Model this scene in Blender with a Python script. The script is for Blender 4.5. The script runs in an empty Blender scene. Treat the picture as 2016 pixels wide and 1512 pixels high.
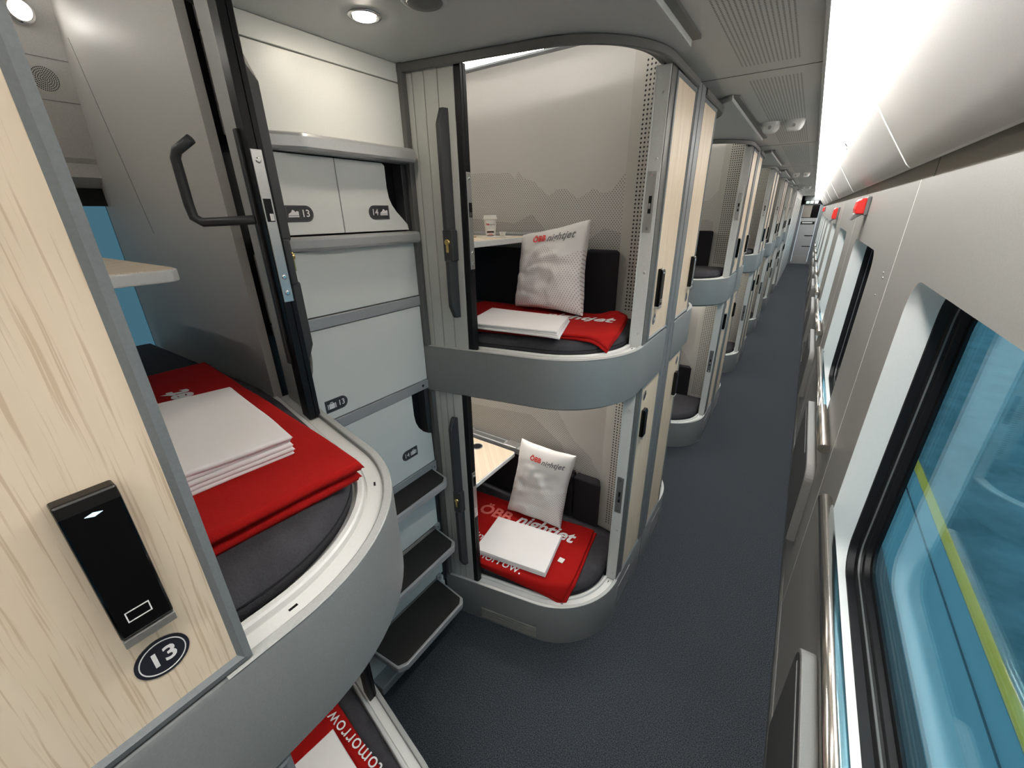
import bpy, bmesh, math, random
from math import sin, cos, pi, sqrt, radians
from mathutils import Vector, Matrix, noise

random.seed(7)
S = bpy.context.scene
COL = S.collection

# ------------------------------------------------------------------ nodes
def newmat(name):
    m = bpy.data.materials.new(name); m.use_nodes = True
    nt = m.node_tree
    b = nt.nodes['Principled BSDF']
    return m, nt, b

def mth(nt, op, a, b=None, c=None):
    n = nt.nodes.new('ShaderNodeMath'); n.operation = op
    for i, v in enumerate((a, b, c)):
        if v is None: continue
        if isinstance(v, (int, float)): n.inputs[i].default_value = v
        else: nt.links.new(v, n.inputs[i])
    return n.outputs[0]

def mixc(nt, fac, a, b):
    n = nt.nodes.new('ShaderNodeMix'); n.data_type = 'RGBA'
    if isinstance(fac, (int, float)): n.inputs[0].default_value = fac
    else: nt.links.new(fac, n.inputs[0])
    for i, v in ((6, a), (7, b)):
        if isinstance(v, tuple): n.inputs[i].default_value = (*v[:3], 1)
        else: nt.links.new(v, n.inputs[i])
    return n.outputs[2]

def texco(nt, which='Object', scale=None):
    t = nt.nodes.new('ShaderNodeTexCoord').outputs[which]
    if scale:
        mp = nt.nodes.new('ShaderNodeMapping'); mp.inputs['Scale'].default_value = scale
        nt.links.new(t, mp.inputs[0]); return mp.outputs[0]
    return t

def noisetex(nt, vec, scale, detail=2.0, rough=.5):
    n = nt.nodes.new('ShaderNodeTexNoise'); n.inputs['Scale'].default_value = scale
    n.inputs['Detail'].default_value = detail; n.inputs['Roughness'].default_value = rough
    nt.links.new(vec, n.inputs['Vector']); return n.outputs['Fac']

def ramp(nt, fac, lo, hi):
    n = nt.nodes.new('ShaderNodeMapRange')
    n.inputs[1].default_value = lo; n.inputs[2].default_value = hi
    nt.links.new(fac, n.inputs[0]); return n.outputs[0]

def bump(nt, b, h, strength=.2, dist=.002):
    n = nt.nodes.new('ShaderNodeBump'); n.inputs['Strength'].default_value = strength
    n.inputs['Distance'].default_value = dist
    nt.links.new(h, n.inputs['Height']); nt.links.new(n.outputs[0], b.inputs['Normal'])

def plain(name, col, rough=.5, metal=0., var=.06, nscale=300., bmp=.05, spec=.5):
    """painted / moulded surface with a fine grain"""
    m, nt, b = newmat(name)
    n = noisetex(nt, texco(nt), nscale, 2)
    c2 = tuple(min(1, c * (1 + var)) for c in col); c1 = tuple(c * (1 - var) for c in col)
    nt.links.new(mixc(nt, ramp(nt, n, .3, .7), c1, c2), b.inputs['Base Color'])
    b.inputs['Roughness'].default_value = rough; b.inputs['Metallic'].default_value = metal
    b.inputs['Specular IOR Level'].default_value = spec
    if bmp: bump(nt, b, n, bmp, .001)
    return m

def emis(name, col, st):
    m, nt, b = newmat(name)
    b.inputs['Base Color'].default_value = (.8, .8, .8, 1)
    b.inputs['Emission Color'].default_value = (*col, 1)
    b.inputs['Emission Strength'].default_value = st
    return m

def woodmat(name):
    m, nt, b = newmat(name)
    co = texco(nt)
    wob = noisetex(nt, texco(nt, 'Object', (1, 1, .25)), 22, 2)
    sep = nt.nodes.new('ShaderNodeSeparateXYZ'); nt.links.new(co, sep.inputs[0])
    h = mth(nt, 'ADD', mth(nt, 'ADD', sep.outputs[0], sep.outputs[1]), mth(nt, 'MULTIPLY', wob, .009))
    cmb = nt.nodes.new('ShaderNodeCombineXYZ')
    nt.links.new(mth(nt, 'MULTIPLY', h, 340), cmb.inputs[0])
    nt.links.new(mth(nt, 'MULTIPLY', sep.outputs[2], 6.5), cmb.inputs[1])
    lines = noisetex(nt, cmb.outputs[0], 1.0, 2, .55)
    cmb2 = nt.nodes.new('ShaderNodeCombineXYZ')
    nt.links.new(mth(nt, 'MULTIPLY', h, 30), cmb2.inputs[0])
    nt.links.new(mth(nt, 'MULTIPLY', sep.outputs[2], 2.2), cmb2.inputs[1])
    broad = noisetex(nt, cmb2.outputs[0], 1.0, 2, .5)
    c = mixc(nt, ramp(nt, broad, .3, .7), (.71, .58, .43), (.79, .66, .51))
    c = mixc(nt, mth(nt, 'MULTIPLY', ramp(nt, lines, .55, .64), .50), c, (.46, .31, .18))
    nt.links.new(c, b.inputs['Base Color']); b.inputs['Roughness'].default_value = .42
    bump(nt, b, lines, .05, .0006)
    return m

def dotmask(nt, u, v, sp, rad, stagger=True, spv=None):
    spv = spv or sp
    row = mth(nt, 'FLOOR', mth(nt, 'DIVIDE', v, spv))
    uu = mth(nt, 'DIVIDE', u, sp)
    if stagger:
        uu = mth(nt, 'ADD', uu, mth(nt, 'MULTIPLY', mth(nt, 'FLOORED_MODULO', row, 2.0), .5))
    du = mth(nt, 'SUBTRACT', mth(nt, 'FRACT', uu), .5)
    dv = mth(nt, 'MULTIPLY', mth(nt, 'SUBTRACT', mth(nt, 'FRACT', mth(nt, 'DIVIDE', v, spv)), .5), spv / sp)
    d = mth(nt, 'SQRT', mth(nt, 'ADD', mth(nt, 'MULTIPLY', du, du), mth(nt, 'MULTIPLY', dv, dv)))
    return mth(nt, 'LESS_THAN', d, rad)

def uvs(nt):
    s = nt.nodes.new('ShaderNodeSeparateXYZ'); nt.links.new(texco(nt, 'UV'), s.inputs[0])
    return s.outputs[0], s.outputs[1]

def curve(nt, x, pts):
    n = nt.nodes.new('ShaderNodeFloatCurve'); cv = n.mapping.curves[0]
    for i, (a, b) in enumerate(pts):
        if i < 2: cv.points[i].location = (a, b); p = cv.points[i]
        else: p = cv.points.new(a, b)
    for p in cv.points: p.handle_type = 'VECTOR'
    n.mapping.update(); nt.links.new(x, n.inputs['Value']); return n.outputs[0]

def mountainmat(name, ridge, ridge2):
    """wall laminate with a dotted mountain range printed on it; uv in metres"""
    m, nt, b = newmat(name)
    u, v = uvs(nt)
    r1 = curve(nt, u, ridge); r2 = curve(nt, u, ridge2)
    under = mth(nt, 'LESS_THAN', v, r1); under2 = mth(nt, 'LESS_THAN', v, r2)
    d = dotmask(nt, u, v, .0125, .21, True, .0075)
    d2 = dotmask(nt, mth(nt, 'ADD', u, .003), v, .0125, .27, True, .0075)
    k = mth(nt, 'MULTIPLY', d, under)
    k = mth(nt, 'MAXIMUM', k, mth(nt, 'MULTIPLY', mth(nt, 'MULTIPLY', d2, under2), 1.0))
    n = noisetex(nt, texco(nt), 250, 2)
    base = mixc(nt, n, (.57, .545, .515), (.63, .605, .575))
    nt.links.new(mixc(nt, mth(nt, 'MULTIPLY', k, .8), base, (.16, .15, .14)), b.inputs['Base Color'])
    b.inputs['Roughness'].default_value = .6
    return m

def perfmat(name):
    m, nt, b = newmat(name); u, v = uvs(nt)
    inu = mth(nt, 'MULTIPLY', mth(nt, 'GREATER_THAN', u, .0465), mth(nt, 'LESS_THAN', u, .186))
    inv = mth(nt, 'MULTIPLY', mth(nt, 'GREATER_THAN', v, .062), mth(nt, 'LESS_THAN', v, .992))
    k = mth(nt, 'MULTIPLY', dotmask(nt, u, v, .0155, .25, False, .0155), mth(nt, 'MULTIPLY', inu, inv))
    n = noisetex(nt, texco(nt), 260, 2)
    nt.links.new(mixc(nt, k, mixc(nt, n, (.50, .48, .44), (.55, .53, .49)), (.012, .012, .012)), b.inputs['Base Color'])
    b.inputs['Roughness'].default_value = .55
    return m

def grillemat(name, base):
    m, nt, b = newmat(name); u, v = uvs(nt)
    du = mth(nt, 'ABSOLUTE', mth(nt, 'SUBTRACT', mth(nt, 'FRACT', mth(nt, 'DIVIDE', u, .0118)), .5))
    dv = mth(nt, 'ABSOLUTE', mth(nt, 'SUBTRACT', mth(nt, 'FRACT', mth(nt, 'DIVIDE', v, .0095)), .5))
    k = mth(nt, 'MULTIPLY', mth(nt, 'LESS_THAN', du, .19), mth(nt, 'LESS_THAN', dv, .22))
    nt.links.new(mixc(nt, k, base, (.02, .02, .02)), b.inputs['Base Color'])
    b.inputs['Roughness'].default_value = .45
    return m

def carpetmat(name):
    m, nt, b = newmat(name); co = texco(nt)
    n = noisetex(nt, co, 260, 3, .75)
    n2 = noisetex(nt, co, 5, 2)
    c = mixc(nt, ramp(nt, n, .40, .66), (.008, .011, .015), (.090, .105, .123))
    c = mixc(nt, mth(nt, 'MULTIPLY', n2, .25), c, (.03, .035, .045))
    nt.links.new(c, b.inputs['Base Color']); b.inputs['Roughness'].default_value = .95
    b.inputs['Specular IOR Level'].default_value = .2
    bump(nt, b, n, .5, .004)
    return m

def clothmat(name, c1, c2, scale, bstr=.35, sheen=.0, low=8):
    m, nt, b = newmat(name); co = texco(nt)
    n = noisetex(nt, co, scale, 3, .65); n2 = noisetex(nt, co, low, 3)
    nt.links.new(mixc(nt, mth(nt, 'MULTIPLY', mth(nt, 'ADD', n, n2), .5), c1, c2), b.inputs['Base Color'])
    b.inputs['Roughness'].default_value = .9; b.inputs['Specular IOR Level'].default_value = .2
    if sheen:
        b.inputs['Sheen Weight'].default_value = sheen; b.inputs['Sheen Tint'].default_value = (*c2, 1)
    bump(nt, b, n, bstr, .002)
    return m

def pillowmat(name):
    m, nt, b = newmat(name); u, v = uvs(nt)
    d = dotmask(nt, u, v, .0125, .2, True, .0075)
    r = curve(nt, u, [(0, .27), (1, .27), (.10, .22), (.17, .25), (.26, .19), (.34, .22)])
    k = mth(nt, 'MULTIPLY', d, mth(nt, 'LESS_THAN', v, r))
    nt.links.new(mixc(nt, mth(nt, 'MULTIPLY', k, .75), (.80, .77, .75), (.42, .30, .29)), b.inputs['Base Color'])
    b.inputs['Roughness'].default_value = .85
    bump(nt, b, noisetex(nt, texco(nt), 500, 2), .15, .001)
    return m

def glassmat(name, tint):
    m = bpy.data.materials.new(name); m.use_nodes = True; nt = m.node_tree
    nt.nodes.clear()
    out = nt.nodes.new('ShaderNodeOutputMaterial')
    tr = nt.nodes.new('ShaderNodeBsdfTransparent'); tr.inputs[0].default_value = (*tint, 1)
    gl = nt.nodes.new('ShaderNodeBsdfGlossy'); gl.inputs['Roughness'].default_value = .02
    gl.inputs[0].default_value = (.9, .97, 1, 1)
    fr = nt.nodes.new('ShaderNodeFresnel'); fr.inputs[0].default_value = 1.5
    f = mth(nt, 'ADD', mth(nt, 'MULTIPLY', fr.outputs[0], .55), .01)
    mx = nt.nodes.new('ShaderNodeMixShader'); nt.links.new(f, mx.inputs[0])
    nt.links.new(tr.outputs[0], mx.inputs[1]); nt.links.new(gl.outputs[0], mx.inputs[2])
    nt.links.new(mx.outputs[0], out.inputs[0]); return m

def platformmat(name):
    m, nt, b = newmat(name); co = texco(nt)
    s = nt.nodes.new('ShaderNodeSeparateXYZ'); nt.links.new(co, s.inputs[0])
    n = noisetex(nt, co, 2.2, 6, .7); n2 = noisetex(nt, texco(nt, 'Object', (7, .7, 1)), 2.5, 4, .6)
    far = mixc(nt, ramp(nt, n, .38, .66), (.055, .13, .15), (.18, .31, .335))
    far = mixc(nt, mth(nt, 'MULTIPLY', n2, .5), far, (.13, .235, .25))
    near = mixc(nt, n2, (.20, .37, .41), (.27, .45, .48))  # cool blue daylight is mixed into the slab colours, far and near
    c = mixc(nt, mth(nt, 'LESS_THAN', s.outputs[0], 1.462), far, near)
    nt.links.new(c, b.inputs['Base Color']); b.inputs['Roughness'].default_value = .8
    return m

M = {}
M['wall'] = plain('wall_laminate', (.225, .22, .205), .45, bmp=.08)
M['inner'] = plain('cabin_laminate', (.46, .445, .42), .5, bmp=.06)
M['white'] = plain('white_enamel', (.74, .745, .72), .38, var=.02)
M['ceil'] = plain('ceiling_paint', (.56, .57, .555), .42, var=.03)
M['nook'] = plain('pale_ceiling_paint', (.52, .54, .53), .45, var=.03)
M['rack'] = plain('rack_paint', (.58, .565, .545), .5, var=.03, bmp=.1)
M['recess'] = plain('taupe_recess', (.21, .19, .165), .6)
M['fascia'] = plain('grey_fascia_paint', (.175, .185, .187), .42, var=.05, bmp=.12)
M['lip'] = plain('grey_lip', (.40, .41, .40), .35)
M['track'] = plain('dark_grey_track', (.115, .115, .11), .4)
M['slat'] = plain('grey_slat', (.43, .44, .42), .4, var=.03)
M['frame'] = plain('grey_frame', (.17, .185, .195), .4)
M['post'] = plain('pale_post', (.56, .57, .55), .38)
M['sill'] = plain('white_aluminium', (.74, .74, .72), .3, .0, var=.02)
M['alu'] = plain('brushed_aluminium', (.60, .60, .59), .32, .9, var=.04)
M['steel'] = plain('satin_steel', (.66, .62, .57), .2, 1., var=.03)
M['chrome'] = plain('chrome', (.8, .8, .8), .12, 1., var=.02)
M['brass'] = plain('brass', (.75, .52, .20), .22, 1., var=.02)
M['ledge'] = plain('silver_ledge', (.43, .435, .44), .3, .35, var=.03)
M['rail'] = plain('silver_rail', (.36, .365, .375), .4, .2, var=.03)
M['black'] = plain('black_rubber', (.006, .006, .007), .4, spec=.25)
M['gloss'] = plain('gloss_black', (.0015, .0015, .002), .06, var=.0, bmp=0, spec=.3)
M['char'] = plain('charcoal_plastic', (.040, .041, .044), .42)
M['tread'] = plain('black_tread', (.010, .010, .009), .8, bmp=.3)
M['wood'] = woodmat('pale_wood')
M['cushion'] = clothmat('charcoal_upholstery', (.010, .009, .011), (.026, .024, .028), 600)
M['matt'] = clothmat('grey_wool', (.016, .015, .018), (.082, .079, .088), 330, .5, 0, 30)
M['red'] = clothmat('red_fleece', (.27, .003, .002), (.43, .008, .006), 420, .5, .15)
M['sheet'] = clothmat('white_cotton', (.80, .765, .76), (.90, .87, .86), 300, .12)
M['pillow'] = pillowmat('white_printed_cotton')
M['perf'] = perfmat('perforated_panel')
M['mount_up'] = mountainmat('mountain_wall',
    [(0, .60), (1, .56), (.42, .585), (.455, .555), (.475, .585), (.51, .555), (.56, .54), (.61, .50), (.64, .475),
     (.69, .505), (.73, .50), (.79, .46), (.86, .50), (.90, .48), (.94, .485)],
    [(0, .40), (1, .32), (.45, .36), (.55, .40), (.66, .30), (.78, .24), (.92, .34)])
M['mount_low'] = mountainmat('mountain_wall_low',
    [(0, .72), (1, .28), (.55, .72), (.72, .62), (.82, .47), (.92, .40)],
    [(0, .50), (1, .12), (.55, .55), (.75, .42), (.85, .22)])
M['carpet'] = carpetmat('blue_grey_carpet')
M['gr'] = grillemat('slotted_ceiling', (.56, .57, .555))
M['glass'] = glassmat('tinted_glass', (.60, .79, .85))
M['glass2'] = glassmat('dim_outside_glass', (.20, .29, .32))  # same glass with a darker tint, standing in for dimmer light outside
M['platform'] = platformmat('daylight_tinted_concrete')
M['yellow'] = plain('yellow_line', (.95, .57, .02), .6)
M['joint'] = plain('dark_joint', (.03, .04, .05), .8)
M['redp'] = plain('red_plastic', (.62, .02, .015), .3)
M['greyp'] = plain('grey_plastic', (.12, .12, .12), .4)
M['printw'] = plain('white_print', (.80, .78, .78), .7, bmp=0)
M['printr'] = plain('red_print', (.62, .03, .02), .7, bmp=0)
M['printp'] = plain('faded_red_print', (.75, .16, .13), .7, bmp=0)
M['printg'] = plain('grey_print', (.17, .16, .17), .7, bmp=0)
M['paper'] = plain('white_paper', (.82, .79, .74), .6)
M['kraft'] = plain('kraft_paper', (.55, .33, .18), .7)
M['orange'] = plain('orange_juice', (.85, .33, .03), .3)
M['choc'] = plain('brown_spread', (.055, .015, .008), .2)
M['seat'] = plain('anthracite_seat', (.045, .045, .045), .6)
M['seatf'] = plain('grey_seat_frame', (.235, .23, .22), .5)
M['plate'] = plain('navy_plate', (.018, .020, .030), .3)
M['badge'] = plain('charcoal_badge', (.035, .035, .04), .4)
M['led'] = emis('corridor_light', (1, .985, .95), 12.0)
M['ledp'] = emis('bunk_light', (1, .97, .91), 22.0)
M['ledl'] = emis('lower_bunk_light', (1, .97, .91), 13.0)
M['spot'] = emis('downlight_lens', (1, .90, .74), 40.0)
M['spot2'] = emis('reading_lamp_lens', (1, .95, .88), 9.0)
M['ledd'] = emis('dimmed_bunk_light', (1, .97, .91), 6.0)
M['blue'] = emis('blue_status_light', (.35, .75, 1), .35)
M['green'] = emis('green_sign', (.25, .8, .5), .2)
M['rsign'] = emis('red_sign', (1, .3, .3), .2)
M['blind'] = plain('blind_fabric', (.008, .008, .008), .9)

# ------------------------------------------------------------------ mesh builder
class MB:
    def __init__(s): s.v = []; s.f = []; s.uv = {}; s.smooth = []
    def add(s, vs, fs, smooth=False):
        o = len(s.v); s.v += [tuple(v) for v in vs]
        for f in fs: s.f.append(tuple(i + o for i in f)); s.smooth.append(smooth)
        return o
    def box(s, x0, x1, y0, y1, z0, z1):
        s.add([(x0, y0, z0), (x1, y0, z0), (x1, y1, z0), (x0, y1, z0), (x0, y0, z1), (x1, y0, z1), (x1, y1, z1), (x0, y1, z1)],
              [(0, 3, 2, 1), (4, 5, 6, 7), (0, 1, 5, 4), (1, 2, 6, 5), (2, 3, 7, 6), (3, 0, 4, 7)]); return s
    def obox(s, P, U, V, W):
        """box from corner P along three edge vectors"""
        P, U, V, W = map(Vector, (P, U, V, W))
        vs = [P, P + U, P + U + V, P + V]; vs += [p + W for p in vs]
        fs = [(0, 3, 2, 1), (4, 5, 6, 7), (0, 1, 5, 4), (1, 2, 6, 5), (2, 3, 7, 6), (3, 0, 4, 7)]
        if U.cross(V).dot(W) < 0: fs = [f[::-1] for f in fs]
        s.add(vs, fs); return s
    def prism(s, pts, a, b, axis='z', smooth=False):
        """polygon extruded along an axis between a and b"""
        n = len(pts)
        def P(p, h): return {'z': (p[0], p[1], h), 'x': (h, p[0], p[1]), 'y': (p[0], h, p[1])}[axis]
        area = sum(pts[i][0] * pts[(i + 1) % n][1] - pts[(i + 1) % n][0] * pts[i][1] for i in range(n))
        if area < 0: pts = pts[::-1]
        o = s.add([P(p, a) for p in pts] + [P(p, b) for p in pts], [])
        fl = axis == 'y'
        if b < a: fl = not fl
        F = [tuple(range(n))[::-1], tuple(range(n, 2 * n))]
        for i in range(n): F.append((i, (i + 1) % n, n + (i + 1) % n, n + i))
        for k, f in enumerate(F):
            s.f.append(tuple(i + o for i in (f[::-1] if fl else f))); s.smooth.append(smooth and k > 1)
        return s
    def grid(s, fn, us, vs, smooth=True, uvfn=None, flip=False):
        o = len(s.v); nu, nv = len(us), len(vs)
        for v in vs:
            for u in us:
                s.v.append(tuple(fn(u, v)))
                if uvfn: s.uv[len(s.v) - 1] = uvfn(u, v)
        for j in range(nv - 1):
            for i in range(nu - 1):
                f = (o + j * nu + i, o + j * nu + i + 1, o + (j + 1) * nu + i + 1, o + (j + 1) * nu + i)
                s.f.append(f[::-1] if flip else f); s.smooth.append(smooth)
        return s
    def sweep(s, prof, path, closed=True, smooth=True, caps=True):
        """prof: [(d,z)], path(d) -> list of (x,y): cross-section carried along an offset outline"""
        cols = [[(x, y, z) for (x, y) in path(d)] for d, z in prof]
        n, m = len(prof), len(cols[0])
        o = s.add([cols[j][i] for i in range(m) for j in range(n)], [])
        for i in range(m - 1):
            for j in range(n if closed else n - 1):
                k = (j + 1) % n
                s.f.append((o + i * n + j, o + (i + 1) * n + j, o + (i + 1) * n + k, o + i * n + k)); s.smooth.append(False)
        if caps and closed:
            s.f.append(tuple(o + j for j in range(n))); s.smooth.append(False)
            s.f.append(tuple(o + (m - 1) * n + j for j in range(n))[::-1]); s.smooth.append(False)
        return s
    def tube(s, pts, r, seg=14, caps=True, rr=None):
        pts = [Vector(p) for p in pts]; rings = []
        x = None
        for i, p in enumerate(pts):
            t = (pts[min(i + 1, len(pts) - 1)] - pts[max(i - 1, 0)]).normalized()
            if x is None:
                a = Vector((0, 0, 1)) if abs(t.z) < .9 else Vector((1, 0, 0)); x = t.cross(a).normalized()
            else: x = (x - t * x.dot(t)).normalized()
            y = x.cross(t)
            q = rr[i] if rr else r
            rings.append([p + (x * cos(2 * pi * k / seg) + y * sin(2 * pi * k / seg)) * q for k in range(seg)])
        o = s.add([v for R in rings for v in R], [])
        for i in range(len(pts) - 1):
            for k in range(seg):
                k2 = (k + 1) % seg
                s.f.append((o + i * seg + k, o + i * seg + k2, o + (i + 1) * seg + k2, o + (i + 1) * seg + k)[::-1]); s.smooth.append(True)
        if caps:
            s.f.append(tuple(o + k for k in range(seg))); s.smooth.append(False)
            s.f.append(tuple(o + (len(pts) - 1) * seg + k for k in range(seg))[::-1]); s.smooth.append(False)
        return s
    def lathe(s, c, prof, seg=28, axis='z'):
        """prof [(r,h)] turned about an axis through c"""
        rings = []
        for r, h in prof:
            R = []
            for k in range(seg):
                a = 2 * pi * k / seg
                d = {'z': (r * cos(a), r * sin(a), h), 'x': (h, r * cos(a), r * sin(a)), 'y': (r * sin(a), h, r * cos(a))}[axis]
                R.append((c[0] + d[0], c[1] + d[1], c[2] + d[2]))
            rings.append(R)
        o = s.add([v for R in rings for v in R], [])
        for i in range(len(prof) - 1):
            for k in range(seg):
                k2 = (k + 1) % seg
                s.f.append((o + i * seg + k, o + i * seg + k2, o + (i + 1) * seg + k2, o + (i + 1) * seg + k)); s.smooth.append(True)
        s.f.append(tuple(o + k for k in range(seg))[::-1]); s.smooth.append(False)
        s.f.append(tuple(o + (len(prof) - 1) * seg + k for k in range(seg))); s.smooth.append(False)
        return s
    def build(s, name, mat, parent=None, bevel=0, mirror=None, fixn=True, auto=None):
        loc = Vector((0, 0, 0))
        if parent is not None:
            p = parent
            while p is not None: loc += p.location; p = p.parent
        vs = s.v
        if mirror is not None: vs = [(x, mirror - y, z) for x, y, z in vs]
        vs = [(x - loc.x, y - loc.y, z - loc.z) for x, y, z in vs]
        me = bpy.data.meshes.new(name)
        fs = [f[::-1] for f in s.f] if mirror is not None else s.f
        me.from_pydata(vs, [], fs)
        for p, sm in zip(me.polygons, s.smooth): p.use_smooth = sm
        if s.uv:
            L = me.uv_layers.new(name='UVMap')
            for lp in me.loops:
                L.data[lp.index].uv = s.uv.get(lp.vertex_index, (0, 0))
        if bevel or fixn or auto:
            bm = bmesh.new(); bm.from_mesh(me)
            if fixn: bmesh.ops.recalc_face_normals(bm, faces=bm.faces)
            if bevel:
                ed = [e for e in bm.edges if len(e.link_faces) == 2 and e.calc_face_angle(0) > .6]
                bmesh.ops.bevel(bm, geom=ed, offset=bevel, segments=2, affect='EDGES', profile=.5, clamp_overlap=True)
            if auto:
                for f in bm.faces: f.smooth = True
                for e in bm.edges:
                    if len(e.link_faces) == 2 and e.calc_face_angle(0) > auto: e.smooth = False
            bm.to_mesh(me); bm.free()
        me.materials.append(mat)
        o = bpy.data.objects.new(name, me); COL.objects.link(o)
        if parent is not None: o.parent = parent
        return o

def tag(o, label=None, cat=None, group=None, kind=None):
    if label: o['label'] = label
    if cat: o['category'] = cat
    if group: o['group'] = group
    if kind: o['kind'] = kind
    return o
def thing(name, loc, label, cat, group=None):
    o = bpy.data.objects.new(name, None); COL.objects.link(o); o.location = loc; o.empty_display_size = .05
    return tag(o, label, cat, group)
def struct(o): o['kind'] = 'structure'; return o
def dup(root, dx=0, dy=0, dz=0, label=None, group=None, keep=None):
    def cp(o, par):
        c = o.copy(); COL.objects.link(c)
        if par is not None: c.parent = par
        for ch in list(o.children):
            if keep is None or par is not None or keep(ch.name.split('.')[0]): cp(ch, c)
        return c
    r = cp(root, None); r.location = root.location + Vector((dx, dy, dz))
    if label: r['label'] = label
    if group: r['group'] = group
    return r

def text2d(s, size, shear=0., bold=0., align='CENTER', spacing=1.0):
    cu = bpy.data.curves.new('t', 'FONT'); cu.body = s; cu.size = size; cu.shear = shear
    cu.align_x = align; cu.align_y = 'CENTER'; cu.offset = bold; cu.resolution_u = 3; cu.space_character = spacing
    ob = bpy.data.objects.new('t', cu); COL.objects.link(ob)
    dg = bpy.context.evaluated_depsgraph_get()
    me = bpy.data.meshes.new_from_object(ob.evaluated_get(dg))
    vs = [(v.co.x, v.co.y) for v in me.vertices]; fs = [tuple(p.vertices) for p in me.polygons]
    bpy.data.objects.remove(ob); bpy.data.curves.remove(cu); bpy.data.meshes.remove(me)
    return vs, fs
def addtext(mb, s, size, fn, **k):
    vs, fs = text2d(s, size, **k)
    mb.add([fn(a, b) for a, b in vs], fs)
def plane_fn(O, U, V):
    O, U, V = Vector(O), Vector(U).normalized(), Vector(V).normalized()
    return lambda a, b: tuple(O + U * a + V * b)

# ------------------------------------------------------------------ plan of a cabin front (first stack beyond the stairs)
PER = 2.13
XS, XC = -1.16, -.43                       # stair wall, corridor face
TAN = .194; A11 = math.atan(TAN)
AC = (-.77, 1.51); AR = .34
YB = 1.81                                  # rear wall of the near bunk
S0 = 1.65                                  # mirror sum for the bunks facing the other way (stack beside the camera)
def liney(x): return 1.088 + TAN * (x - XS)
def outline(d, yend=1.84, x0=XS - .008, n=18):
    pts = []
    # straight part, shifted inward by d
    off = d / cos(A11)
    xa = AC[0] + (AR - d) * sin(A11)
    for k in range(5):
        x = x0 + (xa - x0) * k / 4
        pts.append((x, liney(x) + off))
    for k in range(1, n + 1):
        a = -pi / 2 + A11 + (pi / 2 - A11) * k / n
        pts.append((AC[0] + (AR - d) * cos(a), AC[1] + (AR - d) * sin(a)))
    pts.append((XC - d, yend))
    return pts
def front_out(x, y):
    """how far (x,y) lies outside the bunk front (A side) measured from the outline; nearest boundary point"""
    n = Vector((sin(A11), -cos(A11)))
    if x < AC[0] + AR * sin(A11) and y < AC[1]:
        d = (Vector((x, y)) - Vector((XS, liney(XS)))).dot(n); return d, Vector((x, y)) - n * d
    v = Vector((x - AC[0], y - AC[1]))
    if y < AC[1]:
        l = v.length; d = l - AR; return d, Vector(AC) + v * (AR / max(l, 1e-6))
    return x - XC, Vector((XC, y))

UP = dict(z0=1.428, zb=1.237, top=2.335, ceil=2.55, mt=1.475)
LO = dict(z0=.230, zb=0.0, top=1.237, ceil=1.237, mt=.285)

def round_poly(pts, r, seg=6):
    """polygon with its corners rounded"""
    out = []; n = len(pts)
    for i in range(n):
        p0, p, p1 = Vector(pts[i - 1]), Vector(pts[i]), Vector(pts[(i + 1) % n])
        rr = r[i] if isinstance(r, (list, tuple)) else r
        if rr <= 0: out.append(tuple(p)); continue
        a = (p0 - p).normalized(); b = (p1 - p).normalized()
        ang = a.angle(b); t = min(rr / math.tan(ang / 2), (p0 - p).length * .49, (p1 - p).length * .49)
        s, e = p + a * t, p + b * t
        for k in range(seg + 1):
            u = k / seg
            out.append(tuple((s * (1 - u) + p * u) * (1 - u) + (p * (1 - u) + e * u) * u))
    return out

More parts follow.
